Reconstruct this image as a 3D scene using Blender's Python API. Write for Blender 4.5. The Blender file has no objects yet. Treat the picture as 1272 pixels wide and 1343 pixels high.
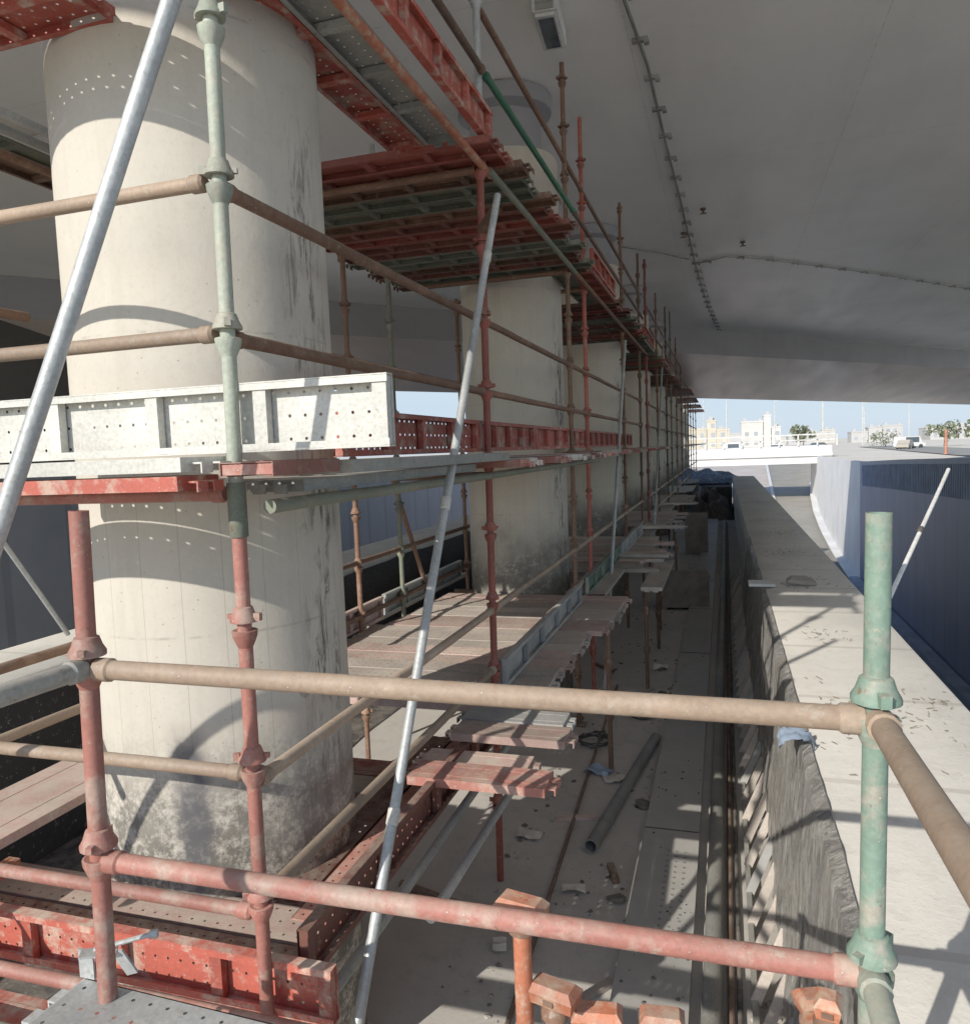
import bpy, math, random
from mathutils import Vector, Matrix, noise
random.seed(7)
PI = math.pi
scn = bpy.context.scene
C = scn.collection
V = Vector

# ------------------------------------------------------------------ materials
def newmat(name):
    m = bpy.data.materials.new(name); m.use_nodes = True
    nt = m.node_tree; nt.nodes.clear()
    out = nt.nodes.new('ShaderNodeOutputMaterial')
    b = nt.nodes.new('ShaderNodeBsdfPrincipled')
    nt.links.new(b.outputs[0], out.inputs[0])
    return m, nt, b
class G:
    """small node graph helper"""
    def __init__(s, nt): s.nt = nt; s.L = nt.links.new
    def n(s, t, **k):
        o = s.nt.nodes.new(t)
        for a, v in k.items(): setattr(o, a, v)
        return o
    def put(s, sock, v):
        if hasattr(v, 'is_output') or hasattr(v, 'links'): s.L(v, sock)
        else:
            if isinstance(v, (tuple, list)) and len(v) == 3 and sock.type == 'RGBA': v = (*v, 1)
            sock.default_value = v
    def math(s, op, a, b=0.0, clamp=False):
        o = s.n('ShaderNodeMath', operation=op, use_clamp=clamp)
        s.put(o.inputs[0], a); s.put(o.inputs[1], b); return o.outputs[0]
    def vec(s, op, a, b):
        o = s.n('ShaderNodeVectorMath', operation=op)
        s.put(o.inputs[0], a); s.put(o.inputs[1], b); return o.outputs[0]
    def noise(s, v, scale, detail=6, rough=.6, dist=0.0):
        o = s.n('ShaderNodeTexNoise'); s.L(v, o.inputs['Vector'])
        o.inputs['Scale'].default_value = scale; o.inputs['Detail'].default_value = detail
        o.inputs['Roughness'].default_value = rough; o.inputs['Distortion'].default_value = dist
        return o.outputs['Fac']
    def step(s, v, a, b):
        o = s.n('ShaderNodeMapRange', clamp=True)
        s.put(o.inputs['Value'], v); o.inputs['From Min'].default_value = a; o.inputs['From Max'].default_value = b
        return o.outputs[0]
    def mix(s, f, a, b, mode='MIX'):
        o = s.n('ShaderNodeMix', data_type='RGBA', blend_type=mode)
        s.put(o.inputs[0], f); s.put(o.inputs[6], a); s.put(o.inputs[7], b); return o.outputs[2]
    def bump(s, h, strength=.3, dist=.01):
        o = s.n('ShaderNodeBump'); o.inputs['Strength'].default_value = strength
        o.inputs['Distance'].default_value = dist; s.L(h, o.inputs['Height']); return o.outputs[0]
    def coords(s, rnd=True):
        tc = s.n('ShaderNodeTexCoord')
        if not rnd: return tc.outputs['Object']
        oi = s.n('ShaderNodeObjectInfo')
        r = s.math('MULTIPLY', oi.outputs['Random'], 37.0)
        return s.vec('ADD', tc.outputs['Object'], r)
    def xyz(s, v):
        o = s.n('ShaderNodeSeparateXYZ'); s.L(v, o.inputs[0]); return o.outputs
    def up(s):
        g = s.n('ShaderNodeNewGeometry'); return s.xyz(g.outputs['Normal'])[2]

def paint(name, base, worn=(.42,.36,.3), rust=(.16,.075,.04), worn_at=.56, rust_at=.62, rough=.62, metal=0.0,
          scale=8.0, dust=.35, dustcol=(.42,.36,.29), var=.25):
    m, nt, b = newmat(name); g = G(nt); v = g.coords()
    n1 = g.noise(v, scale, 8, .68); n2 = g.noise(v, scale*3.3, 6, .65); n3 = g.noise(v, 1.3, 3)
    oi = g.n('ShaderNodeObjectInfo')
    c = g.mix(g.math('MULTIPLY', g.step(n1, worn_at-.03, worn_at+.10), .8), base, worn)
    c = g.mix(g.math('MULTIPLY', g.step(n2, rust_at, rust_at+.06), .85), c, rust)
    n4 = g.noise(v, 9, 4, .7)
    n5 = g.noise(v, 70, 3, .6); n6 = g.noise(v, 26, 5, .75)
    c = g.mix(g.math('MULTIPLY', g.step(n6, .60, .66), .55), c, dustcol)
    c = g.mix(g.math('MULTIPLY', g.step(n5, .30, .70), .28), c, (.04,.03,.025))
    c = g.mix(g.math('MULTIPLY', g.step(n5, .70, .73), .6), c, (.62,.58,.52))
    d = g.math('MULTIPLY', g.step(g.up(), .25, .95), g.step(n4, .36, .62))
    c = g.mix(g.math('MULTIPLY', d, dust), c, dustcol)
    val = g.math('ADD', g.math('MULTIPLY', g.math('SUBTRACT', n3, .5), 1.2), 1.0)
    val = g.math('MULTIPLY', val, g.math('ADD', g.math('MULTIPLY', oi.outputs['Random'], var*2), 1-var))
    hs = g.n('ShaderNodeHueSaturation'); g.L(c, hs.inputs['Color']); g.L(val, hs.inputs['Value'])
    g.L(hs.outputs[0], b.inputs['Base Color'])
    b.inputs['Metallic'].default_value = metal
    g.L(g.math('ADD', g.math('MULTIPLY', n2, .3), rough-.15), b.inputs['Roughness'])
    h = g.math('ADD', g.math('ADD', g.math('MULTIPLY', n1, .6), n2), g.math('MULTIPLY', n5, .5))
    g.L(g.bump(h, .4, .004), b.inputs['Normal'])
    return m

M = {}
M['pink']   = paint('faded_red_paint', (.37,.135,.105), (.43,.31,.25), worn_at=.53, rust_at=.66)
M['red']    = paint('red_paint', (.29,.07,.05), (.33,.19,.14), worn_at=.6, rust_at=.62, dust=.5)
M['redlip'] = paint('peeling_red_paint', (.40,.075,.05), (.50,.37,.29), worn_at=.53, rust_at=.7, scale=9, dust=.6)
M['darkred']= paint('dark_red_paint', (.18,.06,.045), (.24,.14,.1), worn_at=.6, rust_at=.56, dust=.55)
M['rust']   = paint('rusty_steel', (.20,.105,.065), (.29,.18,.12), worn_at=.55, rust_at=.58, rough=.75)
M['tan']    = paint('dusty_tan_paint', (.33,.235,.165), (.45,.36,.28), worn_at=.55, rust_at=.68, scale=3.5)
M['green']  = paint('faded_green_paint', (.16,.25,.195), (.36,.31,.26), worn_at=.52, rust_at=.64, scale=9)
M['deepgreen'] = paint('green_paint', (.025,.13,.07), (.1,.12,.08), worn_at=.66, rust_at=.7)
M['sage']   = paint('sage_green_paint', (.31,.35,.285), (.37,.34,.28), worn_at=.55, rust_at=.7, scale=6)
M['oldgreen']= paint('worn_green_steel', (.15,.17,.125), (.22,.17,.12), worn_at=.55, rust_at=.6)
M['galv']   = paint('galvanised_steel', (.46,.49,.50), (.55,.57,.57), (.33,.33,.32), worn_at=.5, rust_at=.62, rough=.5, metal=.35, dust=.2, var=.12)
M['galvdull']= paint('dull_galvanised_steel', (.30,.31,.29), (.36,.36,.33), (.2,.17,.14), worn_at=.5, rust_at=.62, rough=.6, metal=.2, dust=.3)
M['galvwhite']= paint('pale_zinc_steel', (.60,.595,.55), (.66,.65,.61), (.42,.38,.32), worn_at=.52, rust_at=.68, rough=.55, metal=.1, dust=.2, var=.05)
M['orange'] = paint('orange_red_paint', (.42,.125,.06), (.50,.34,.23), worn_at=.52, rust_at=.62, scale=16, dust=.6)
M['brown']  = paint('brown_steel', (.15,.085,.055), (.22,.14,.1), worn_at=.56, rust_at=.6, rough=.7)
M['plankgrey'] = paint('weathered_plank', (.40,.35,.31), (.48,.41,.35), worn_at=.5, rust_at=.66, dust=.6)
M['plankpink'] = paint('dusty_pink_plank', (.46,.30,.26), (.52,.42,.36), worn_at=.52, rust_at=.68, dust=.7)
M['white']  = paint('white_paint', (.72,.72,.7), (.6,.58,.54), worn_at=.66, rust_at=.75, dust=.2, var=.05)
M['steelblue']= paint('bluish_zinc_board', (.36,.365,.36), (.43,.42,.40), (.3,.3,.3), worn_at=.5, rust_at=.66, metal=.2, dust=.3)
M['black']  = paint('dark_rubber', (.03,.03,.032), (.05,.05,.05), worn_at=.6, rust_at=.8, dust=.3)

def concrete(name, base, dark, scale=1.0, rough=.85, seams=None, stain=True, bumps=.35):
    m, nt, b = newmat(name); g = G(nt); v = g.coords(False)
    n1 = g.noise(v, .9*scale, 8, .62); n2 = g.noise(v, 7*scale, 8, .7); n3 = g.noise(v, 42*scale, 4, .7)
    c = g.mix(g.step(n1, .35, .68), base, tuple(x*.8 for x in base))
    c = g.mix(g.math('MULTIPLY', g.step(n2, .52, .72), .45), c, dark)
    c = g.mix(g.math('MULTIPLY', g.step(n3, .60, .72), .5), c, dark)
    if seams:
        ax, step, w = seams
        x = g.xyz(v)[ax]
        f = g.math('FRACT', g.math('DIVIDE', x, step))
        s = g.math('LESS_THAN', f, w/step)
        c = g.mix(g.math('MULTIPLY', s, .55), c, dark)
    g.L(c, b.inputs['Base Color']); b.inputs['Roughness'].default_value = rough
    h = g.math('ADD', n2, g.math('MULTIPLY', n3, .5))
    g.L(g.bump(h, bumps, .012), b.inputs['Normal'])
    return m
M['floor'] = concrete('dusty_trench_concrete', (.50,.465,.42), (.26,.235,.205), 1.0)
M['cap']   = concrete('pale_wall_cap_concrete', (.75,.72,.66), (.45,.41,.36), 1.2, seams=(1, 1.25, .05))
M['wallc'] = concrete('white_wall_concrete', (.74,.74,.74), (.64,.64,.63), .5)
M['asphalt']= concrete('road_asphalt', (.30,.285,.25), (.2,.19,.165), .4)
M['paveroad']= concrete('pale_concrete_road', (.55,.49,.45), (.42,.37,.34), .4)
M['sand']  = concrete('sandy_ground', (.74,.68,.58), (.6,.54,.45), .12)
M['plate'] = concrete('grey_steel_plate', (.40,.385,.36), (.25,.24,.22), 1.2, rough=.6, bumps=.15)
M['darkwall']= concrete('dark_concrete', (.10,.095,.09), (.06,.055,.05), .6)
M['rubble']= concrete('broken_concrete', (.38,.35,.31), (.2,.18,.16), 6)

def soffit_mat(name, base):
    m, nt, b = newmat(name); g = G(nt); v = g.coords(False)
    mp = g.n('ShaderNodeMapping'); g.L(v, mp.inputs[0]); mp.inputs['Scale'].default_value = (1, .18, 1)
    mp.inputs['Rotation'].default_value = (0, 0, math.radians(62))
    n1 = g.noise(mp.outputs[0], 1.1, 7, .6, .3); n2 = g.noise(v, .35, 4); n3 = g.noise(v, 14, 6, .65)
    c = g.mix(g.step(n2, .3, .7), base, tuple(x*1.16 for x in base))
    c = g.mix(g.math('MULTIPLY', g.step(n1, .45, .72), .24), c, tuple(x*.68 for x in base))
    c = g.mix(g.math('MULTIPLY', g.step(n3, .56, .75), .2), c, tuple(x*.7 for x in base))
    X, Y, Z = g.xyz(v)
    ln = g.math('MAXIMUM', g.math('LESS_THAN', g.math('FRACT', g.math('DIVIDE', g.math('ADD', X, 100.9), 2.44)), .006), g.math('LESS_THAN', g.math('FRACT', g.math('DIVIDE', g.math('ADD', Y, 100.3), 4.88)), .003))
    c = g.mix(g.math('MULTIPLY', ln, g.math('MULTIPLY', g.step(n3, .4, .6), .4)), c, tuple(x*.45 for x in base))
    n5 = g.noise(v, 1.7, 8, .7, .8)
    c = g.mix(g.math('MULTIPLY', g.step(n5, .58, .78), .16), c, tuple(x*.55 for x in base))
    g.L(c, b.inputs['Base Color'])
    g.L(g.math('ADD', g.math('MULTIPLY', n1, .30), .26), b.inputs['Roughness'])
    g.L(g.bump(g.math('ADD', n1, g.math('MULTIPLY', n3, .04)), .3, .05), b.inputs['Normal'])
    return m
M['soffit'] = soffit_mat('painted_grey_soffit', (.90,.88,.83))
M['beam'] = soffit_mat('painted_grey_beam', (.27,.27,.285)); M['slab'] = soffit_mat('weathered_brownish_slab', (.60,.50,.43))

def column_mat(first=False):
    SMEAR = -.06 if first else -.3
    m, nt, b = newmat('cast_column_concrete'); g = G(nt); v = g.coords(False)
    x, y, z = g.xyz(v)
    ang = g.math('ARCTAN2', y, x)
    oi = g.n('ShaderNodeObjectInfo'); rv = g.vec('ADD', v, g.math('MULTIPLY', oi.outputs['Random'], 21.0))
    n1 = g.noise(rv, 1.6, 7, .6); n2 = g.noise(rv, 9, 8, .7); n3 = g.noise(rv, 45, 4, .7)
    base = (.56,.52,.45)
    c = g.mix(g.step(n1, .38, .66), base, (.49,.455,.39))
    c = g.mix(g.math('MULTIPLY', g.step(n2, .56, .72), .3), c, (.42,.38,.32))
    # formwork board seams and pour joints
    f = g.math('FRACT', g.math('MULTIPLY', g.math('ADD', ang, 3.2), 3.5))
    low = g.math('LESS_THAN', z, 3.0)
    s = g.math('MULTIPLY', g.math('LESS_THAN', f, .022), low)
    f2 = g.math('FRACT', g.math('MULTIPLY', g.math('ADD', z, .27), .78))
    s2 = g.math('MULTIPLY', g.math('LESS_THAN', f2, .009), g.step(n2, .45, .6))
    c = g.mix(g.math('MULTIPLY', g.math('MAXIMUM', s, s2), .42), c, (.22,.19,.16))
    vb = g.n('ShaderNodeTexVoronoi'); g.L(rv, vb.inputs['Vector']); vb.inputs['Scale'].default_value = 17
    hole = g.math('MULTIPLY', g.math('LESS_THAN', vb.outputs['Distance'], .07), g.step(n2, .44, .5))
    c = g.mix(g.math('MULTIPLY', hole, .6), c, (.2,.17,.14))
    md = g.n('ShaderNodeMapping'); g.L(rv, md.inputs[0]); md.inputs['Scale'].default_value = (1,1,.07)
    nd = g.noise(md.outputs[0], 9, 6, .7)
    c = g.mix(g.math('MULTIPLY', g.step(nd, .50, .72), .30), c, (.36,.32,.26))
    c = g.mix(g.math('MULTIPLY', g.step(n3, .52, .68), .18), c, (.33,.29,.24))
    # weathered damp base
    zz = g.math('ADD', z, g.math('MULTIPLY', g.math('SUBTRACT', n1, .5), 1.2))
    n2b = g.math('ADD', g.math('MULTIPLY', n2, .6), g.math('MULTIPLY', n3, .4))
    dirt = g.math('MULTIPLY', g.math('SUBTRACT', 1.0, g.step(zz, 1.25 if first else 1.6, 1.9 if first else 2.25)), g.step(n2b, (.37 if first else .28), (.53 if first else .48)))
    c = g.mix(g.math('MULTIPLY', dirt, .9), c, (.075,.07,.06))
    # tar-like smears running down one side
    mp = g.n('ShaderNodeMapping'); g.L(rv, mp.inputs[0]); mp.inputs['Scale'].default_value = (1,1,.16); mp.inputs['Rotation'].default_value = (.25,.3,0)
    n4 = g.noise(mp.outputs[0], 17, 9, .8, .8)
    da = g.math('ABSOLUTE', g.math('SUBTRACT', ang, g.math('ADD', SMEAR, g.math('MULTIPLY', g.math('SUBTRACT', n1, .5), .5))))
    band = g.math('SUBTRACT', 1.0, g.step(da, .08, .30))
    zl = g.math('MULTIPLY', g.step(z, 1.2, 1.9), g.math('SUBTRACT', 1.0, g.step(z, 4.1, 4.7)))
    n5 = g.noise(rv, 3.5, 4, .6)
    sm = g.math('MULTIPLY', g.math('MULTIPLY', band, zl), g.math('MULTIPLY', g.step(n4, .49, .57), g.step(n5, .34, .46)))
    c = g.mix(g.math('MULTIPLY', sm, .9), c, (.035,.035,.035))
    if first:   # figure-like cast shadow painted in as a dark blotch, mottled with dirt
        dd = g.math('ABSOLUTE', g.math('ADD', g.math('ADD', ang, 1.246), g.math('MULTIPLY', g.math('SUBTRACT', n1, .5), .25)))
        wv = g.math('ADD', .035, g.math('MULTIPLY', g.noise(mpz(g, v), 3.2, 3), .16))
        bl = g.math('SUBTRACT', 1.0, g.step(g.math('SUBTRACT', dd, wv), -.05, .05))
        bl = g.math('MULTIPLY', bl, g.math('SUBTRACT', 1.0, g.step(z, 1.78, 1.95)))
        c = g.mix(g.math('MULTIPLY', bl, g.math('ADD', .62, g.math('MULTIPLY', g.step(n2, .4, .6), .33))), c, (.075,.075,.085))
    # a few dark pock marks
    vo = g.n('ShaderNodeTexVoronoi'); g.L(rv, vo.inputs['Vector']); vo.inputs['Scale'].default_value = 2.1
    pk = g.math('MULTIPLY', g.math('LESS_THAN', vo.outputs['Distance'], .07), g.step(n2, .42, .6))
    c = g.mix(g.math('MULTIPLY', pk, .6), c, (.16,.14,.12))
    g.L(c, b.inputs['Base Color']); b.inputs['Roughness'].default_value = .8
    h = g.math('ADD', n2, g.math('MULTIPLY', n3, .4))
    h = g.math('SUBTRACT', h, g.math('ADD', g.math('MULTIPLY', s, .8), hole))
    g.L(g.bump(h, .22, .01), b.inputs['Normal'])
    return m
def mpz(g, v):
    mp = g.n('ShaderNodeMapping'); g.L(v, mp.inputs[0]); mp.inputs['Scale'].default_value = (.2,.2,1); return mp.outputs[0]
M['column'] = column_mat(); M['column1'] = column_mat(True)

def ribbed(name, base, dark, axis, step):
    m, nt, b = newmat(name); g = G(nt); v = g.coords(False)
    x = g.xyz(v)[axis]
    n1 = g.noise(v, .5, 6); n2 = g.noise(v, 5, 6, .7)
    f = g.math('FRACT', g.math('DIVIDE', x, step))
    s = g.math('LESS_THAN', f, .12)
    c = g.mix(g.step(n1, .35, .7), base, tuple(q*.8 for q in base))
    c = g.mix(g.math('MULTIPLY', s, .6), c, dark)
    c = g.mix(g.math('MULTIPLY', g.step(n2, .55, .72), .3), c, dark)
    g.L(c, b.inputs['Base Color']); b.inputs['Roughness'].default_value = .55
    g.L(g.bump(g.math('ADD', s, n2), .3, .02), b.inputs['Normal'])
    return m
M['shadewall'] = ribbed('shaded_wall_blue', (.165,.205,.32), (.10,.13,.22), 1, 1.6)  # near stretch of the pale wall, its shade put in as blue
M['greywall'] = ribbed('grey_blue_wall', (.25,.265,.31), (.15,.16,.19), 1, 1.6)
M['bluerib'] = paint('pale_blue_rail', (.26,.33,.47), (.3,.35,.45), worn_at=.6, rust_at=.75)

def plastic():
    m, nt, b = newmat('crumpled_plastic_sheet'); g = G(nt); v = g.coords(False)
    mp = g.n('ShaderNodeMapping'); g.L(v, mp.inputs[0]); mp.inputs['Scale'].default_value = (1, 1.3, .4)
    n1 = g.noise(mp.outputs[0], 6, 9, .7, 1.5); n2 = g.noise(v, 22, 8, .75, .6); n3 = g.noise(v, 2.2, 5, .6)
    vo = g.n('ShaderNodeTexVoronoi', feature='DISTANCE_TO_EDGE'); g.L(g.vec('ADD', mp.outputs[0], n1), vo.inputs['Vector']); vo.inputs['Scale'].default_value = 7
    cr = g.math('SUBTRACT', 1.0, g.step(vo.outputs['Distance'], .0, .09))
    c = g.mix(g.step(n1, .40, .62), (.20,.195,.185), (.54,.52,.48))
    c = g.mix(g.math('MULTIPLY', cr, .45), c, (.64,.62,.58))
    c = g.mix(g.math('MULTIPLY', g.step(n2, .54, .68), .5), c, (.17,.16,.14))
    c = g.mix(g.math('MULTIPLY', g.step(n3, .45, .7), .5), c, (.34,.30,.25))
    g.L(c, b.inputs['Base Color']); b.inputs['Roughness'].default_value = .24
    g.L(g.bump(g.math('ADD', g.math('ADD', n1, g.math('MULTIPLY', cr, .35)), g.math('MULTIPLY', n2, .5)), .9, .04), b.inputs['Normal'])
    return m
M['plastic'] = plastic()
def simple(name, col, rough=.7, metal=0.0, nscale=6.0, amt=.3):
    m, nt, b = newmat(name); g = G(nt); v = g.coords()
    n = g.noise(v, nscale, 5)
    g.L(g.mix(g.step(n, .3, .7), tuple(c*(1-amt) for c in col), tuple(min(1, c*(1+amt)) for c in col)), b.inputs['Base Color'])
    b.inputs['Roughness'].default_value = rough; b.inputs['Metallic'].default_value = metal
    return m
M['leaf'] = simple('tree_leaves', (.15,.17,.10), nscale=2.0, amt=.5)
M['trunk'] = simple('bark', (.13,.10,.075))
M['bldg'] = simple('cream_render', (.50,.45,.36), nscale=.3, amt=.1)
M['bldgw'] = simple('white_render', (.54,.53,.50), nscale=.3, amt=.08)
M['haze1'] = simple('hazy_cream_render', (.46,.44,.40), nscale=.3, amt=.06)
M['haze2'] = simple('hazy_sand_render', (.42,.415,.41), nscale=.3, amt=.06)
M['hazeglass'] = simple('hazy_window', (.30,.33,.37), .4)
M['glass'] = simple('dark_window_glass', (.07,.09,.11), .15)
M['tarp'] = simple('blue_grey_tarpaulin', (.16,.22,.34), .5, nscale=8, amt=.6)
M['bluecloth'] = simple('pale_blue_cloth', (.28,.36,.48), .6)
M['paper'] = simple('scrap_paper', (.62,.58,.52), .8)
M['stone'] = simple('dark_stone', (.13,.12,.105), .9, nscale=20)
M['weed'] = simple('dry_weed', (.17,.14,.09), .9, nscale=20)
M['darkpipe'] = simple('dark_grey_pipe', (.20,.20,.195), .55, amt=.25)
M['pvc'] = simple('grey_plastic_pipe', (.32,.315,.30), .45, amt=.15)
M['cardark'] = simple('dark_car_paint', (.05,.055,.06), .3)
M['carwhite'] = simple('white_car_paint', (.7,.7,.7), .3, amt=.05)
M['carred'] = simple('beige_car_paint', (.42,.38,.32), .3, amt=.05)
M['yellow'] = simple('yellow_machine_paint', (.62,.40,.04), .5)
M['dryply'] = simple('plywood_panel', (.22,.19,.16), .85, nscale=4)

# ------------------------------------------------------------------ mesh builder
class MB:
    def __init__(s): s.v = []; s.f = []
    def add(s, vs, fs):
        o = len(s.v); s.v += [tuple(p) for p in vs]; s.f += [tuple(i+o for i in f) for f in fs]
    def box(s, x0, x1, y0, y1, z0, z1):
        s.add([(x0,y0,z0),(x1,y0,z0),(x1,y1,z0),(x0,y1,z0),(x0,y0,z1),(x1,y0,z1),(x1,y1,z1),(x0,y1,z1)],
              [(3,2,1,0),(4,5,6,7),(0,1,5,4),(1,2,6,5),(2,3,7,6),(3,0,4,7)])
    def bar(s, p0, p1, w, h, up=(0,0,1)):
        p0, p1 = V(p0), V(p1); d = (p1-p0).normalized(); u = V(up)
        if abs(d.dot(u)) > .98: u = V((1,0,0))
        a = d.cross(u).normalized()*w/2; b = a.cross(d).normalized()*h/2
        s.add([p0-a-b,p0+a-b,p0+a+b,p0-a+b,p1-a-b,p1+a-b,p1+a+b,p1-a+b],
              [(0,1,2,3),(7,6,5,4),(0,4,5,1),(1,5,6,2),(2,6,7,3),(3,7,4,0)])
    def tube(s, pts, r, n=14, cap=True, hollow=0.0):
        pts = [V(p) for p in pts]; k = len(pts); rings = []
        rs = r if isinstance(r, (list, tuple)) else [r]*k
        o = len(s.v); prev = None
        for i, p in enumerate(pts):
            d = (pts[min(i+1,k-1)]-pts[max(i-1,0)]).normalized()
            if prev is None:
                u = V((0,0,1)) if abs(d.z) < .9 else V((1,0,0))
                a = d.cross(u).normalized()
            else: a = (prev - d*prev.dot(d)).normalized()
            prev = a; b = d.cross(a)
            for j in range(n):
                t = 2*PI*j/n; s.v.append(tuple(p+(a*math.cos(t)+b*math.sin(t))*rs[i]))
        for i in range(k-1):
            for j in range(n):
                j2 = (j+1) % n
                s.f.append((o+i*n+j, o+i*n+j2, o+(i+1)*n+j2, o+(i+1)*n+j))
        if cap:
            s.f.append(tuple(o+j for j in reversed(range(n)))); 
            if hollow:   # open pipe mouth: lip and a dark bore
                e = pts[-1]; d = (pts[-1]-pts[-2]).normalized(); oo = len(s.v)
                for rr, dd in ((hollow, 0), (hollow, -.25)):
                    for j in range(n):
                        q = V(s.v[o+(k-1)*n+j]); s.v.append(tuple(e+(q-e)*(rr/rs[-1])+d*dd))
                for j in range(n):
                    j2 = (j+1) % n; q = o+(k-1)*n
                    s.f.append((q+j, q+j2, oo+j2, oo+j)); s.f.append((oo+j, oo+j2, oo+n+j2, oo+n+j))
                s.f.append(tuple(oo+n+j for j in range(n)))
            else: s.f.append(tuple(o+(k-1)*n+j for j in range(n)))
    def lathe(s, prof, n=16, c=(0,0,0)):
        o = len(s.v); k = len(prof)
        for r, z in prof:
            for j in range(n):
                t = 2*PI*j/n; s.v.append((c[0]+r*math.cos(t), c[1]+r*math.sin(t), c[2]+z))
        for i in range(k-1):
            for j in range(n):
                j2 = (j+1) % n; s.f.append((o+i*n+j, o+i*n+j2, o+(i+1)*n+j2, o+(i+1)*n+j))
        s.f.append(tuple(o+j for j in reversed(range(n)))); s.f.append(tuple(o+(k-1)*n+j for j in range(n)))
    def mesh(s, name, mat=None, angle=35):
        me = bpy.data.meshes.new(name); me.from_pydata(s.v, [], s.f); me.update()
        me.polygons.foreach_set('use_smooth', [True]*len(me.polygons))
        me.set_sharp_from_angle(angle=math.radians(angle))
        if mat: me.materials.append(mat)
        return me
    def build(s, name, mat, parent=None, loc=(0,0,0), rot=(0,0,0), angle=35):
        return obj(name, s.mesh(name, mat, angle), parent, loc, rot)
def obj(name, me, parent=None, loc=(0,0,0), rot=(0,0,0)):
    o = bpy.data.objects.new(name, me); C.objects.link(o); o.location = loc; o.rotation_euler = rot
    if parent: o.parent = parent
    return o
def empty(name, loc=(0,0,0), rot=(0,0,0)):
    return obj(name, None, None, loc, rot)
def tag(o, label=None, cat=None, group=None, kind=None):
    if label: o['label'] = label
    if cat: o['category'] = cat
    if group: o['group'] = group
    if kind: o['kind'] = kind
    return o
ORD = ['first','second','third','fourth','fifth','sixth','seventh','eighth','ninth','tenth','eleventh','twelfth',
       'thirteenth','fourteenth','fifteenth','sixteenth','seventeenth','eighteenth','nineteenth','twentieth']
R_ = .0242

# ------------------------------------------------------------------ scaffold pieces
def cup_meshes():
    a = MB()   # welded bottom cup and sliding top cup with its lug
    a.lathe([(R_,-.052),(.034,-.030),(.041,-.012),(.043,.006),(.038,.008),(R_,.004)], 16)
    b = MB(); b.lathe([(R_,.088),(.031,.084),(.038,.062),(.047,.046),(.047,.036),(.041,.034),(R_,.038)], 16)
    b.box(.040,.062,-.010,.010,.040,.066); b.box(-.058,-.040,-.008,.008,.044,.060)
    c = MB(); c.lathe([(R_,-.03),(.031,-.028),(.031,.02),(R_,.024)], 12)
    return a.mesh('bottom_cup'), b.mesh('top_cup'), c.mesh('cup_collar')
CUPA, CUPB, CUPC = cup_meshes()
_mc = {}
def withmat(me, mk):
    k = (me.name, mk)
    if k not in _mc:
        c = me.copy(); c.materials.clear(); c.materials.append(M[mk]); _mc[k] = c
    return _mc[k]
def post(p0, p1, mk, label, cups=(), group='scaffold posts', detail=True, r=R_, base=False, hollow=True, name='scaffold_post'):
    p0, p1 = V(p0), V(p1); d = p1-p0; L = d.length
    m = MB(); k = max(2, int(L/.25))
    m.tube([(0,0,L*i/k) for i in range(k+1)], r, 16 if detail else 8, hollow=r*.86 if (hollow and detail) else 0)
    if not detail:
        for zc in cups: m.lathe([(r,-.05),(.042,-.01),(.044,.04),(r,.07)], 8, (0,0,zc))
    o = m.build(name, M[mk], None, p0, d.to_track_quat('Z','X').to_euler())
    tag(o, label, 'scaffold post', group)
    if detail:
        for zc in cups:
            a = obj('bottom_cup', withmat(CUPA, mk), o, (0,0,zc)); b = obj('top_cup', withmat(CUPB, mk), o, (0,0,zc), (0,0,random.uniform(0,6)))
    if base:
        bm_ = MB(); bm_.box(-.075,.075,-.075,.075,0,.008); bm_.lathe([(.03,.008),(.03,.06),(.055,.062),(.055,.08),(.03,.082)],12)
        bm_.build('base_plate', M[mk], o)
    return o
def pipe(p0, p1, mk, label, cat='scaffold tube', group=None, r=R_, n=14, blades=False, name='scaffold_tube', hollow=False, pts=None):
    p0, p1 = V(p0), V(p1); d = p1-p0; L = d.length
    m = MB(); k = max(2, min(24, int(L/.2)))
    s = random.random()*9
    def wob(t): return (noise.noise(V((s, t*1.1, 3)))*.0035, noise.noise(V((s+5, t*1.1, 3)))*.0035)
    P = []; RR = []
    for i in range(k+1):
        t = L*i/k; w = wob(t); e = min(1, min(i, k-i)/1.0)
        P.append((w[0]*e, w[1]*e, t)); RR.append(r)
    if blades:
        P = [(0,0,-.0)]+[(q[0],q[1],q[2]) for q in P[1:-1]]+[(0,0,L)]
    m.tube(P, RR, n, hollow=r*.84 if hollow else 0)
    o = m.build(name, M[mk], None, p0, d.to_track_quat('Z','X').to_euler())
    tag(o, label, cat, group)
    if blades:   # forged blade ends
        for z0 in (.0, L-.05):
            e = MB(); e.lathe([(r*.9,-.004),(r*1.22,.006),(r*1.22,.044),(r*.9,.054)], 12, (0,0,z0)); e.build('ledger_end', M[mk], o)
    return o
def perforated(m, L, w, pitch, rows, r, z=0.0):
    """flat sheet with real punched holes, x 0..L, y -w/2..w/2"""
    nx = max(1, int(L/pitch)); px = L/nx; py = w/rows
    hx, hy = px/2, py/2
    out = [(-hx,-hy),(0,-hy),(hx,-hy),(hx,0),(hx,hy),(0,hy),(-hx,hy),(-hx,0)]
    inn = [(r*math.cos(PI*1.25+i*PI/4), r*math.sin(PI*1.25+i*PI/4)) for i in range(8)]
    for i in range(nx):
        for j in range(rows):
            cx, cy = (i+.5)*px, -w/2+(j+.5)*py
            m.add([(cx+a, cy+b, z) for a, b in out]+[(cx+a, cy+b, z) for a, b in inn],
                  [(k, (k+1)%8, 8+(k+1)%8, 8+k) for k in range(8)])
_pm = {}
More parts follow.
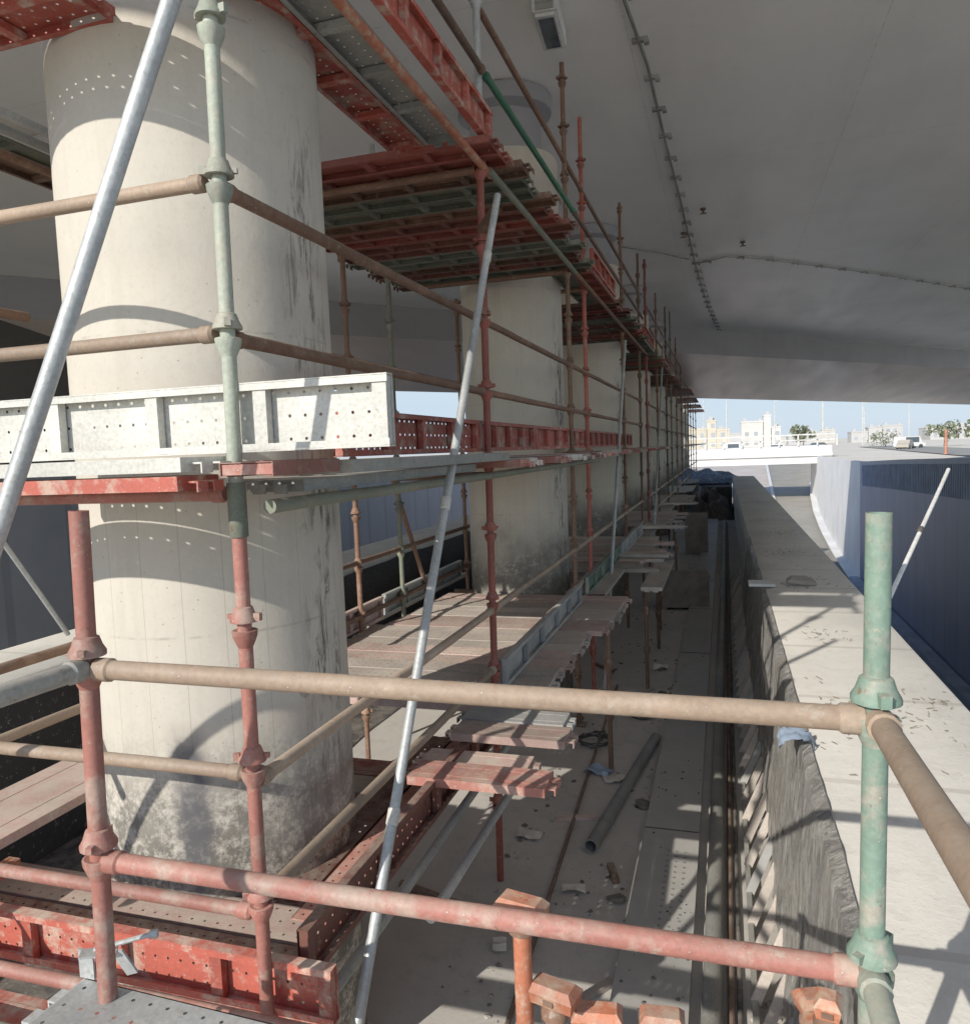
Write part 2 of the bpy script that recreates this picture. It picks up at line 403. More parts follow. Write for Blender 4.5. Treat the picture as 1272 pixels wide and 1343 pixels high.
def plank_parts(L, w, holes, rib, h=.045):
    k = (round(L,3), round(w,3), holes, rib)
    if k in _pm: return _pm[k]
    m = MB(); t = .003
    if holes: perforated(m, L, w, .062 if holes == 1 else .056, 3, .0062 if holes == 1 else .0058)
    else: m.box(0,L,-w/2,w/2,-t,0)
    for s in (-1,1):
        y = s*w/2
        m.box(0,L,min(y,y-s*.004),max(y,y-s*.004),-h,-t if not holes else 0)
        m.box(0,L,min(y-s*.005,y-s*.026),max(y-s*.005,y-s*.026),-h,-h+.004)
    # shallow pressed ridges
    for y in (-w*.26, w*.26): m.box(.01,L-.01,y-.006,y+.006,.0005,.0025) if not holes else None
    rb = MB(); rb.box(-.024,.024,-w/2+.006,w/2-.006,-h+.006,-h+.010); rb.box(-.024,-.020,-w/2+.006,w/2-.006,-h+.010,-.006); rb.box(.020,.024,-w/2+.006,w/2-.006,-h+.010,-.006)
    hk = MB(); hk.box(-.004,.0,-w/2,w/2,-h,0); hk.box(-.045,-.004,-w*.32,-w*.08,-.022,-.016); hk.box(-.045,-.004,w*.08,w*.32,-.022,-.016)
    hk.box(-.05,-.045,-w*.32,-w*.08,-.05,-.016); hk.box(-.05,-.045,w*.08,w*.32,-.05,-.016)
    nr = max(2, int(L/rib)+1)
    _pm[k] = (m.mesh('deck_sheet'), rb.mesh('stiffener'), hk.mesh('end_hook'), [.03+(L-.06)*i/(nr-1) for i in range(nr)])
    return _pm[k]
def plank(loc, rot, L, w, mk, label, holes=0, rib=.42, name='scaffold_plank', cat='scaffold plank', group='steel scaffold planks', parts=True, hookend=True):
    a, b, c, xs = plank_parts(L, w, holes, rib)
    o = obj(name, withmat(a, mk), None, loc, rot); tag(o, label, cat, group)
    if parts:
        for x in xs[1:-1] if hookend else xs: obj('stiffener', withmat(b, mk), o, (x,0,0))
        if hookend:
            obj('end_hook', withmat(c, mk), o, (0,0,0)); obj('end_hook', withmat(c, mk), o, (L,0,0), (0,0,PI))
    return o

# ------------------------------------------------------------------ setting: ground, road, water line of the underpass
def sheet(name, pts, mat, z=None, sub=None):
    m = MB(); m.add(pts, [tuple(range(len(pts)))]); o = m.build(name, mat); return tag(o, kind='structure')
def struct(name, mb, mat): return tag(mb.build(name, mat), kind='structure')
CAPZ, FLZ, RDZ = -1.6, -3.04, -9.5
TX0, TX1 = -5.2, .40          # trench between the two cap walls
def road_z(y): return RDZ if y < 55 else min(-1.9, RDZ+(y-55)*.057)
ys = [-25,-5,10,25,40,55,60,75,90,105,120,140,165,190]
def wall_x(y):
    pts = [(-25,8.2),(53,8.3),(63,8.45),(73,8.75),(85,9.4),(100,10.6),(114,12.0),(140,14.2),(190,18)]
    for (a,xa),(b,xb) in zip(pts, pts[1:]):
        if a <= y <= b: return xa+(xb-xa)*(y-a)/(b-a)
    return 18
def strip_mb(ylist, fx0, fx1, fz):
    m = MB(); vs = []; fs = []
    for y in ylist: vs += [(fx0(y), y, fz(y)), (fx1(y), y, fz(y))]
    for i in range(len(ylist)-1): fs.append((2*i, 2*i+1, 2*i+3, 2*i+2))
    m.add(vs, fs); return m
yy = [-25+i*5 for i in range(44)]
struct('road', strip_mb(yy, lambda y: 1.3, lambda y: wall_x(y)+.3, road_z), M['asphalt'])
struct('carriageway', strip_mb(yy, lambda y: -14 if y > 41 else 1.2, lambda y: 4.2+max(0,(y-60))*.035 if y > 41 else 1.25, lambda y: road_z(y)+.012), M['paveroad'])
struct('left_road', strip_mb([-25,0,20,41], lambda y: -14, lambda y: -6.1, road_z), M['asphalt'])
m = MB(); m.box(TX0-.02, TX1+.02, -25, 40, FLZ-.4, FLZ); struct('trench_floor', m, M['floor'])
m = strip_mb(yy, lambda y: 4.2+max(0,(y-60))*.035, lambda y: 4.6+max(0,(y-60))*.035, lambda y: road_z(y)+.16); struct('median_kerb', m, M['wallc'])
# far ground and side ground
def gx(y): return wall_x(y)+.45
m = strip_mb([-25+5*i for i in range(44)], gx, lambda y: 600, lambda y: -1.75 if y < 60 else -2.0-(y-60)*.002)
struct('ground', m, M['sand'])
m = MB(); m.add([(-900,190,-2.3),(900,190,-2.3),(900,2500,-2.3),(-900,2500,-2.3)], [(0,1,2,3)]); struct('far_ground', m, M['sand'])
m = MB(); m.add([(-600,-25,-1.75),(-14.4,-25,-1.75),(-14.4,190,-1.75),(-600,190,-1.75)], [(0,1,2,3)]); struct('left_ground', m, M['sand'])
m = MB(); m.add([(-600,-7,-2.1),(600,-7,-2.1),(600,-200,-2.1),(-600,-200,-2.1)], [(3,2,1,0)]); struct('bounce_ground', m, M['sand'])  # unseen ground behind the camera, raised to bounce light onto the soffit
# a strip of street on the far right bank
m = strip_mb([60,80,110,150,190], lambda y: wall_x(y)+11, lambda y: wall_x(y)+19, lambda y: -1.9-(y-60)*.002); struct('side_street', m, M['asphalt'])

# cap walls (right one wide and pale, left one seen beyond the columns)
def cap_wall(name, x0, x1, y1, label):
    m = MB(); n = 80; rnd = random.Random(3)
    vs = []; fs = []
    for i in range(n+1):
        y = -6+(y1+6)*i/n; j = rnd.uniform(-.012,.012)
        vs += [(x0+j, y, -10), (x0+j, y, CAPZ-.02), (x0+.025+j, y, CAPZ), (x1-.03, y, CAPZ+rnd.uniform(-.004,.004)), (x1, y, CAPZ-.03), (x1, y, -10)]
    for i in range(n):
        for k in range(5): a = 6*i+k; fs.append((a+6, a+7, a+1, a))
    fs.append((0,1,2,3,4,5)); fs.append(tuple(6*n+k for k in (5,4,3,2,1,0)))
    m.add(vs, fs); o = m.build(name, M['cap'], angle=50); tag(o, label, 'concrete wall'); return o
cap_wall('retaining_wall', .40, 1.36, 37.5, 'pale flat topped concrete wall running away on right of trench')
cap_wall('retaining_wall', -6.2, -5.2, 37.5, 'concrete wall ledge beyond the far side of the pillars on left')

# side walls; right one painted blue where shaded, white where sunlit
def side_wall(name, ylist, fx, z1, mat, thick, label, low=None):
    m = MB(); vs = []; fs = []
    for y in ylist:
        x = fx(y); zb = -10.5 if low is None else low
        vs += [(x, y, zb), (x, y, z1(y)), (x+thick, y, z1(y)), (x+thick, y, zb)]
    for i in range(len(ylist)-1):
        for k in range(3): a = 4*i+k; fs.append((a, a+4, a+5, a+1))
    fs.append((0,1,2,3)); e = 4*(len(ylist)-1); fs.append((e+3,e+2,e+1,e))
    m.add(vs, fs); o = m.build(name, mat, angle=30); return o
def rz(y):
    pts = [(-25,-.75),(30,-.85),(42,-1.18),(53,-1.56),(100,-2.0),(190,-2.1)]
    for (a,xa),(b,xb) in zip(pts, pts[1:]):
        if a <= y <= b: return xa+(xb-xa)*(y-a)/(b-a)
    return -2
bw = side_wall('underpass_wall', [-25,0,15,30,42,53.5], wall_x, rz, M['shadewall'], .4, '')
tag(bw, 'retaining wall with ribbed top on far right, its shade painted dark blue', 'retaining wall')
m = MB()
for i in range(150):
    y = 8+i*.3
    if y < 52.5: m.box(wall_x(y)-.05, wall_x(y)-.001, y, y+.09, rz(y)-1.5, rz(y)-.22)
m.build('ribbed_railing', M['bluerib'], bw)
m = strip_mb([-25,0,20,40,53.5], lambda y: wall_x(y)-.55, lambda y: wall_x(y)-.004, lambda y: RDZ+.5); 
vs=[]; mm = MB()
for a,b in ((-25,53.5),): mm.box(wall_x(0)-.55, wall_x(0)-.01, a, b, RDZ-.2, RDZ+.55)
mm.build('wall_kerb', M['bluerib'], bw)
ww = side_wall('underpass_wall', [53.5+i*4.5 for i in range(31)], wall_x, rz, M['wallc'], .4, '')
tag(ww, 'curved white sunlit retaining wall between blue wall and bridge', 'retaining wall')
mk_ = strip_mb([53.5+i*4.5 for i in range(14)], lambda y: wall_x(y)-.6, lambda y: wall_x(y)-.003, lambda y: road_z(y)+.35); mk_.build('wall_kerb', M['wallc'], ww)
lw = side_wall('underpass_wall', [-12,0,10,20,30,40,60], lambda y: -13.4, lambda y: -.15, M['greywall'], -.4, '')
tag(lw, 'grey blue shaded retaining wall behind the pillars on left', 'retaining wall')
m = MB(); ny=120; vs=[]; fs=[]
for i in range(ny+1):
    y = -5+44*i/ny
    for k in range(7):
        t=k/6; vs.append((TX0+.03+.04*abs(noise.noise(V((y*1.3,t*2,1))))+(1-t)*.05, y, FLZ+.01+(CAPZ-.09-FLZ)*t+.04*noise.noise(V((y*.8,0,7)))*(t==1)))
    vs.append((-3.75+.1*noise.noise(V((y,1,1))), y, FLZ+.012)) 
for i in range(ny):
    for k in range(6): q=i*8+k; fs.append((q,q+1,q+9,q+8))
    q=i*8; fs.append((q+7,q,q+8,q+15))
m.add(vs,fs); o = m.build('shade_sheet', M['black'], None, angle=80); tag(o,'black sheet added for the deep shade on the far side of the trench','shade_sheet')  # dark sheet added where wall and floor are only in shade
# dark end wall across the trench with the jumbled tarpaulins
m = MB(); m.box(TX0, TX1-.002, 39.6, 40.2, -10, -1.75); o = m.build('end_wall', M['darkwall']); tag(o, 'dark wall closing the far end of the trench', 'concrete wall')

# ------------------------------------------------------------------ the bridge overhead
SZ = 4.1
d_ = V((.64,.768,0))
def onbeam(t): return (0+d_.x*t, 30+d_.y*t)
def onedge(t): return (-.6+.55*t, 40+.835*t)
br = empty('bridge_deck', (0,0,SZ)); tag(br, 'huge grey concrete bridge deck spanning overhead', 'bridge')
m = MB()
bL, bR = onbeam(-32), onbeam(36); eL, eR = onedge(-35), onedge(45)
m.add([(-20,-1.35,SZ),(20.5,-1.35,SZ),(bR[0],bR[1],SZ),(bL[0],bL[1],SZ)], [(3,2,1,0)])
m.add([(-20,-1.35,SZ),(20.5,-1.35,SZ),(20.5,-1.35,SZ+1.2),(-20,-1.35,SZ+1.2)], [(0,1,2,3)])
m.add([(-20,-1.35,SZ+1.2),(20.5,-1.35,SZ+1.2),(eR[0],eR[1],SZ+1.2),(eL[0],eL[1],SZ+1.2)], [(0,1,2,3)])
for v_ in range(len(m.v)): m.v[v_] = (m.v[v_][0], m.v[v_][1], m.v[v_][2]-SZ)
m.build('soffit', M['soffit'], br)
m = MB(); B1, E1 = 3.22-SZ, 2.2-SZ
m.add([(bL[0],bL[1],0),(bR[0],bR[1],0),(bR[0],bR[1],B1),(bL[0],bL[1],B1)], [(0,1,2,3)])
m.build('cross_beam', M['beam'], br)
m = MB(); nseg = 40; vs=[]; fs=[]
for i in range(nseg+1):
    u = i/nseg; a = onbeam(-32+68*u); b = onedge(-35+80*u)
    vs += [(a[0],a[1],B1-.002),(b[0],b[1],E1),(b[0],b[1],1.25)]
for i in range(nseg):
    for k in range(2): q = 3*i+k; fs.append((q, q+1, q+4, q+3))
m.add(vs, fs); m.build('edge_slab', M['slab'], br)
# abutment closing the dark far left
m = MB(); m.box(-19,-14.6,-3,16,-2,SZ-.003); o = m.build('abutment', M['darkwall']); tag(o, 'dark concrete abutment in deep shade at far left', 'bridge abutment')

# conduit with clips on the soffit
def conduit(pts, label, r=.018, clips=True):
    o = empty('cable_conduit', pts[0]); tag(o, label, 'conduit', None)
    P = [V(p)-V(pts[0]) for p in pts]
    m = MB(); m.tube(P, r, 8); m.build('conduit_tube', M['galvdull'], o)
    if clips:
        acc = 0; L = sum((b-a).length for a,b in zip(P,P[1:])); step = .85
        s = .3
        for a,b in zip(P,P[1:]):
            l = (b-a).length
            while s < l:
                q = a+(b-a)*(s/l); c = MB(); c.box(q.x-.07,q.x+.09,q.y-.03,q.y+.03,q.z-.018,q.z+.02); c.box(q.x+.05,q.x+.10,q.y-.035,q.y+.035,q.z-.045,q.z-.018)
                c.build('conduit_clip', M['galvdull'], o); s += step
            s -= l
k_ = SZ/3.7
seam = [(-.82,5.6),(-.727,6.756),(-.648,7.9),(-.62,9.806),(-.57,11.884),(-.491,16.676),(-.343,21.806),(-.08,26.6)]
conduit([(x*k_, y*k_, SZ-.02) for x,y in seam], 'long grey conduit with clips running along the soffit beside the scaffold')
conduit([(-.491*k_,16.676*k_,SZ-.02),(.1*k_,16.3*k_,SZ-.02),(.818*k_,16.84*k_,SZ-.02),(3.4*k_,19.6*k_,SZ-.02),(6.114*k_,22.848*k_,SZ-.02)], 'clipped conduit crossing the soffit towards the right', .014)
conduit([(-.60*k_,16.2*k_,SZ-.02),(-1.1*k_,15.4*k_,SZ-.02),(-1.75*k_,14.6*k_,SZ-.02)], 'short thin conduit on the soffit reaching left to the pillar line', .012, False)
# floodlight under the soffit
fx, fy = -1.34*k_, 6.6*k_
lf = empty('floodlight', (fx, fy, SZ-.02), (0,0,math.radians(4))); tag(lf, 'white box floodlight fixed under the soffit near the top', 'floodlight')
m = MB(); m.box(-.11,.11,-.34,.34,-.20,-.05); m.box(-.09,.09,-.30,.30,-.225,-.198); m.build('lamp_housing', M['white'], lf)
m = MB(); m.box(-.08,.08,-.352,-.338,-.19,-.07); m.box(-.085,.085,-.36,-.35,-.135,-.125); m.build('end_cover', M['galvdull'], lf)
m = MB(); m.box(-.07,.07,-.26,.26,-.232,-.224); m.build('lens', M['glass'], lf)
m = MB(); m.box(-.03,.03,-.2,-.16,-.05,.02); m.box(-.03,.03,.16,.2,-.05,.02); m.build('bracket', M['galvdull'], lf)
for i,(px,py) in enumerate([(-.62,14.2),(-.25,12.9),(.4,15.3)]):
    m = MB(); m.lathe([(.05,0),(.05,-.03),(.02,-.035),(.02,-.09)],10); m.box(-.06,.06,-.01,.01,-.1,-.08)
    o = m.build('anchor_bolt', M['brown'], None, (px*k_, py*k_, SZ)); tag(o, ['anchor bolt in the soffit left of the conduit','anchor bolt in the soffit nearest the camera beside the conduit','anchor bolt in the soffit right of the conduit'][i], 'anchor bolt', 'soffit anchor bolts')

# ------------------------------------------------------------------ columns
COLY = [3.2+5.8*i for i in range(8)]
for i, cy in enumerate(COLY):
    lab = ['large round concrete pillar nearest the camera with sunlit face'] + [f'round concrete pillar, {ORD[k]} from the camera' for k in range(1,8)]
    m = MB(); m.lathe([(.6,0),(.6,1.4),(.6,2.9),(.6,4.6),(.6,6.36),(.585,6.4)], 64)
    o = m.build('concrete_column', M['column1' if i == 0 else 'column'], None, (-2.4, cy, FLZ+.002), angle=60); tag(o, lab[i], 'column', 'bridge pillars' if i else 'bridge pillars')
    c = MB(); c.lathe([(.42,6.4),(.42,6.9),(.55,6.95),(.55,7.12)], 32); c.build('bearing', M['beam'], o)

# ------------------------------------------------------------------ scaffold: right-hand (near) row of posts
ZN = [-.09+.48*k for k in range(-6, 9)]
def cups_between(z0, z1): return [z-z0 for z in ZN if z0+.12 < z < z1-.12]
RX = -1.53
post((-1.546,2.15,-3.03), (-1.53,2.15,-.17), 'pink', 'faded red scaffold post in front of the nearest pillar, below the middle deck', cups_between(-3.03,-.17), base=True)
post((-1.53,2.15,-.15), (-1.50,2.15,2.6), 'sage', 'sage green scaffold post in front of the nearest pillar, above the middle deck', cups_between(-.15,2.6))
m = MB(); m.lathe([(.03,-.09),(.031,-.085),(.031,.085),(.03,.09)],14); o = m.build('spigot_sleeve', M['oldgreen'], None, (-1.53,2.15,-.16)); tag(o, 'dark green sleeve joining the upper and lower posts at the middle deck', 'sleeve')
rows = [(4.95,'red','first red scaffold post beyond the nearest pillar',-3.035,2.0,'red'),
        (8.08,'brown','rusty scaffold post just in front of the second pillar edge',-3.03,3.95,'brown'),
        (9.08,'red','red scaffold post beside the second pillar',-3.03,3.8,'red'),
        (12.65,'rust','rusty scaffold post midway between second and third pillars',-3.03,3.88,'rust'),
        (15.3,'brown','brown scaffold post on the near side of the third pillar pair',-3.03,3.7,'brown'),
        (16.7,'red','red scaffold post just beyond the third pillar',-3.03,3.9,'red')]
for y, mk, lab, z0, z1, _ in rows:
    lean = .04 if y == 4.95 else 0
    post((RX-.016, y, z0), (RX+lean*.8, y, z1), mk, lab, cups_between(z0, z1), base=6 < y < 10, detail=y < 13)
post((RX+.04,4.95,2.02),(RX+.055,4.95,4.0),'galv','short galvanised post rising above the top deck corner',[.12,.88], hollow=False)
for i, y in enumerate([19.4,22.6,24.7,27.6,30.8,34,37,39.7,43,47.2]):
    post((RX,y,-3.03),(RX,y,3.7+.2*((i*7)%3)-.5*(i>6)), ['rust','brown','oldgreen'][i%3], f'thin distant scaffold post, {ORD[i]} after the third pillar on the trench side', cups_between(-3.0,3.5), detail=False, group='distant scaffold posts')
# left-hand (far) row
LX = -3.3
for i,(y,mk,z1,lab) in enumerate([(6.45,'rust',2.1,'rust red far side post nearer of the pair between first two pillars'),(7.45,'oldgreen',2.1,'dull green far side post right of the pair between first two pillars'),(9.6,'rust',2.0,'rusty far side post seen behind the long white brace')]):
    post((LX,y,-3.03),(LX,y,z1),mk,lab,cups_between(-3.03,z1),group='far side scaffold posts')
for i,y in enumerate([12.6,15.4,18.5,21.4,24.4,28,32]):
    post((LX,y,-3.03),(LX,y,3.4),'brown',f'far side scaffold post, {ORD[i]} beyond the second pillar',cups_between(-3,3.3),detail=False,group='far side scaffold posts')
pipe((LX,7.2,-.05),(LX-.05,8.9,-2.6),'rust','rusty diagonal brace between far side posts, beyond the middle deck','diagonal brace')
# posts rising above the top deck on far side, seen left of the top deck
post((LX+.1,7.0,1.95),(LX+.1,7.0,3.0),'galvdull','dull short post rising above the top deck behind the nearest pillar',[.5])

# guard rails on the row A (in front of the nearest pillar), running left
AF = 2.15
rails = [( .893,'tan','upper dusty rail crossing the face of the nearest pillar'),( .415,'tan','second dusty rail crossing the face of the nearest pillar'),
         (-.095,'pink','pink ledger tube directly under the galvanised toe board'),(-1.06,'tan','pale rail low across the nearest pillar, below the middle deck'),(-1.555,'pink','lowest faded red rail across the foot of the nearest pillar')]
for z, mk, lab in rails: pipe((-1.575,AF,z-(.012 if z>-.2 and z<0 else 0)),(-3.25,AF,z-(.012 if z>-.2 and z<0 else 0)),mk,lab,'guard rail','rails in front of nearest pillar',blades=True)
# rails along the right side: post A to B to C ...
pts = [2.15,4.95,8.08,9.08,12.65,15.3,16.7,19.4,22.6,24.7,27.6,30.8,34,37,39.7,43,47.2]
seg_names = ['from the nearest post to the first red post','between the first red post and second pillar','past the second pillar','between second and third pillars','approaching the third pillar','past the third pillar']
for z, nm, mk in ((.875,'upper rail of the middle deck','rust'),(.40,'lower rail of the middle deck','rust'),(-1.09,'upper rail of the low deck','tan'),(-1.50,'lower rail of the low deck','tan'),(2.97,'top rail of the upper deck','rust'),(2.45,'lower rail of the upper deck','brown')):
    lo = 0
    for i in range(lo, 16):
        y0, y1 = pts[i], pts[i+1]
        if y1-y0 < 1.5 and i > 3: continue
        dn = seg_names[i] if i < 6 else f'in the {ORD[i-6]} bay after the third pillar'
        mm_ = mk
        if z == 2.45 and i == 1: mm_ = 'deepgreen'
        x = RX if z != 2.45 else RX+.08
        cols = {'rust':'rusty','tan':'dusty','brown':'brown','deepgreen':'dark green'}
        pipe((x,y0+.03,z),(x,y1-.03,z),mm_,f'{cols[mm_]} {nm} {dn}','guard rail','rails along the scaffold',blades=i<3,n=14 if i<4 else 8)
# far side rails
for z,lab in ((-1.0,'middle rusty rail on the far side of the low deck'),(-1.52,'lower rail on the far side of the low deck'),(.9,'upper rail on the far side of the middle deck')):
    pipe((LX,4.9,z),(LX,11.5,z),'rust',lab,'guard rail','far side rails')
pipe((-3.0,3.0,-.86),(-3.0,1.6,-.86),'rust','brown tube running towards camera left of the near red post','guard rail')
pipe((-3.05,2.95,-1.19),(-3.05,1.3,-1.17),'tan','thin dusty tube below the brown one at left edge','guard rail')
pipe((-3.3,3.02,.755),(-3.3,1.6,.75),'rust','rusty rail at left edge behind the bracing tube','guard rail')

# ------------------------------------------------------------------ decks
TZ, MZ, LZ = 1.93, -.03, -1.66
# nearest bay, top deck: planks running away beside the pillar
side = math.pi/2
plank((-1.845,2.75,TZ),(0,0,side),1.78,.24,'redlip','red underside plank of the upper deck beside the nearest pillar',1)
plank((-1.605,2.75,TZ),(0,0,side),1.78,.225,'galvdull','grey perforated plank of the upper deck beside the red one',1)
pipe((-1.47,1.6,TZ-.075),(-1.47,5.1,TZ-.075),'orange','orange red tube under the outer edge of the upper deck','scaffold tube')
pipe((-1.45,5.0,TZ-.078),(-1.47,8.2,TZ-.075),'oldgreen','dull green tube under the edge of the transverse planks, upper deck','scaffold tube')
pipe((-1.47,8.15,TZ-.075),(-1.47,16,TZ-.075),'rust','rusty tube continuing under the upper deck edge past the second pillar','scaffold tube')
plank((-1.42,2.55,TZ+.125),(-PI/2,0,side),2.32,.21,'redlip','ribbed red toe board on the outer edge of the upper deck','' and 0 or 0,.46,'toe_board','toe board','toe boards',True,False)
for i in range(3):
    plank((-3.4,2.05+.235*i,TZ-.05),(0,0,0),1.95,.225,['red','darkred','red'][i],f'red plank of the upper deck over the nearest pillar face, {ORD[i]} from the front' if 1 else '',1) if i<2 else None
plank((-3.62,2.5,1.80),(0,0,0),1.33,.225,'redlip','red perforated plank butting the nearest pillar at the top left corner',1)
pipe((-3.4,1.93,TZ-.12),(-1.45,1.93,TZ-.12),'rust','rusty ledger under the upper deck front, top left','ledger')
# far strip of upper deck at left of pillar
for i in range(3):
    plank((-3.75-.235*i,2.2,TZ),(0,0,side),2.4,.225,['galvwhite','oldgreen','brown'][i],['pale plank of the far upper deck at left edge','dull green plank of the far upper deck at left edge','brown plank of the far upper deck at left edge'][i],0)
pipe((-3.55,1.8,TZ-.16),(-3.55,5,TZ-.16),'galvdull','dull tube under the far upper deck at left edge','scaffold tube')
pipe((-3.4,1.8,TZ-.36),(-3.4,5,TZ-.36),'rust','rusty tube hanging low under the far upper deck at left edge','scaffold tube')

# transverse planks between the pillars, three levels
colors_top = ['red','red','brown','oldgreen','oldgreen','rust','darkred','red','darkred','darkred','oldgreen','oldgreen','brown','darkred','oldgreen','brown','brown']
cname = {'red':'red','darkred':'dark red','oldgreen':'dull green','galvdull':'grey','rust':'rusty','brown':'brown','plankgrey':'grey dusty','plankpink':'dusty pink','pink':'faded pink','galvwhite':'pale'}
gaps = [('first','second',4.62,8.5),('second','third',10.3,14.1),('third','fourth',16.2,19.9),('fourth','fifth',21.9,25.7)]
for gi,(a,b,y0,y1) in enumerate(gaps):
    n = int((y1-y0)/.236)
    for i in range(n):
        mk = colors_top[(i+gi*5) % 17] if gi else colors_top[i%17]
        xe = -1.36+.09*((i*5+gi) % 3 == 1)+random.uniform(-.02,.02)+(.04 if 3 <= i <= 9 else 0)
        plank((xe,y0+.236*i+.118,TZ+.004*(i%2)),(0,0,PI),2.15,.228,mk,f'{cname[mk]} plank, {ORD[i]} of the upper deck between {a} and {b} pillars',0,.42,parts=gi<2)
    if gi < 3:
        for i in range(n):
            mk = ['pink','galvwhite','red','pink','plankgrey','darkred'][(i*7+gi*3)%6]
            xe = -1.22+.07*((i*3)%4==1)+random.uniform(-.03,.03)
            plank((xe,y0+.236*i+.118-.05,MZ-.028+.004*(i%2)),(0,0,PI),2.25,.228,mk,f'{cname[mk]} plank, {ORD[i]} of the middle deck between {a} and {b} pillars',0,.42,parts=gi<1)
    for i in range(n):
        mk = ['plankpink','plankgrey','plankpink','plankgrey','plankgrey'][(i*3+gi)%5]
        xe = -1.22+.26*((i*5+gi) % 4 == 1)+random.uniform(-.05,.05)
        if gi == 0: xe = -1.2+(.16 if i > 8 else 0)+random.uniform(-.03,.03)
        if gi > 0: xe += .1
        plank((xe,y0+.236*i+.118,LZ+.004*(i%2)),(0,0,PI),2.1,.228,mk,f'{cname[mk]} plank, {ORD[i]} of the low deck between {a} and {b} pillars',1 if gi==0 else 0,.42,parts=gi<1)
# side strips joining the transverse decks past each pillar
for k,(ya,yb) in enumerate(((8.49,10.28),(14.08,16.18),(19.68,21.88),(25.5,27.68))):
    nm = ['second','third','fourth','fifth'][k]
    for j in range(2):
        plank((-1.44-.232*j,ya,TZ+.012),(0,0,side),yb-ya,.225,['red','oldgreen','darkred','brown'][(k+j)%4],f'{["outer","inner"][j]} lengthwise plank of the upper deck beside the {nm} pillar',0,.42,parts=k<2)
        plank((-1.40-.232*j,ya,MZ-.01),(0,0,side),yb-ya,.225,['plankgrey','pink'][j],f'{["outer","inner"][j]} lengthwise plank of the middle deck beside the {nm} pillar',0,.42,parts=False) if k<3 else None
        plank((-1.40-.232*j,ya,LZ+.012),(0,0,side),yb-ya,.225,'plankgrey',f'{["outer","inner"][j]} lengthwise plank of the low deck beside the {nm} pillar',0,.42,parts=False) if k<3 else None
    if k<3: plank((-1.36,ya,TZ+.13),(-PI/2,0,side),yb-ya,.21,'redlip' if k==0 else 'red',f'ribbed red toe board on the upper deck beside the {nm} pillar',0,.42,'toe_board','toe board','toe boards',k<2,False)
# distant platforms
for gi in range(4):
    y0 = 27.7+5.8*gi; a = ORD[4+gi]
    for z, nm in ((TZ,'upper'),(MZ,'middle'),(LZ,'low')):
        m = MB()
        for i in range(15): m.box(-3.2,-1.25+.1*(i%3),y0+.245*i,y0+.245*i+.225,z-.05,z)
        o = m.build('scaffold_platform', M['darkred' if z > 0 else 'plankgrey']); tag(o, f'distant {nm} scaffold deck just past the {a} pillar','scaffold deck','distant scaffold decks')
# odd planks jutting out to the right on the low level
plank((-.86,3.62,LZ+.003),(0,0,PI),.72,.22,'pink','pink plank end jutting out furthest right beside the first red post',0,.4)
plank((-1.02,3.86,LZ-.03),(0,0,PI),.6,.22,'plankpink','dusty pink plank tucked behind the jutting pink plank',0,.4)
plank((-.86,4.12,LZ+.05),(0,0,PI),.66,.22,'plankpink','dusty plank with pink edge right of the first red post',0,.4)
plank((-.92,4.38,LZ+.045),(0,0,PI),.62,.22,'steelblue','bluish plank lying next to the first red post',0,.4)
plank((-.78,11.45,LZ+.06),(0,0,PI),.9,.3,'plankgrey','grey board jutting into the trench past the second pillar',0,.4)
plank((-.74,15.2,LZ+.08),(0,0,PI),.9,.3,'plankgrey','grey board jutting into the trench beside the third pillar',0,.4)
plank((-.70,21.0,LZ+.1),(0,0,PI),.9,.4,'plankgrey','small grey board jutting into the trench near the fourth pillar',0,.4)
plank((-.84,9.2,LZ-.04),(0,0,side),2.2,.25,'plankgrey','long grey board laid lengthwise outside the second pillar',0,.4)

# middle deck around the nearest pillar
plank((-3.25,2.03,-.040),(0,0,0),1.665,.20,'redlip','red plank tucked directly under the galvanised front plank of the middle deck',1)
plank((-3.25,2.05,.018),(0,0,0),1.675,.225,'galvwhite','galvanised front plank of the middle deck with hooked end at nearest pillar',1)
plank((-2.735,2.20,MZ+.17),(-PI/2,0,0),1.76,.225,'galvwhite','galvanised perforated toe board across the nearest pillar, frames showing',2,.37,'toe_board','toe board','toe boards',True,False)
plank((-1.82,2.7,MZ-.045),(0,0,side),1.8,.225,'plankgrey','grey plank of the middle deck along the side of the nearest pillar',1)
plank((-1.58,2.47,MZ-.045),(0,0,side),2.05,.225,'galvdull','dull galvanised plank of the middle deck just inside its outer edge',1)
plank((-1.385,2.0,-.004),(0,0,side),.42,.19,'pink','short pink plank end catching the sun under the galvanised toe board',0,.42,hookend=False)
plank((-1.37,2.45,MZ+.018),(0,0,side),2.1,.225,'galvdull','grey plank overhanging the outer edge of the middle deck',0)
pipe((-1.44,2.2,MZ-.125),(-1.44,9.2,MZ-.125),'oldgreen','worn green ledger under the outer edge of the middle deck','ledger')
tbs = [(2.95,1.95,'ribbed red toe board on the middle deck right of the galvanised one'),(4.92,1.6,'ribbed red toe board on the middle deck past the first red post'),(6.55,2.4,'ribbed red toe board on the middle deck reaching the second pillar'),
       (9.1,2.4,'ribbed red toe board on the middle deck past the second pillar'),(11.6,2.4,'ribbed red toe board on the middle deck between second and third pillars')]
for y,L,lab in tbs:
    plank((-1.60,y,MZ+.135),(-PI/2,0,side),L,.21,'redlip' if y < 8 else 'red',lab,1 if y<6 else 0,.4,'toe_board','toe board','toe boards',True,False)
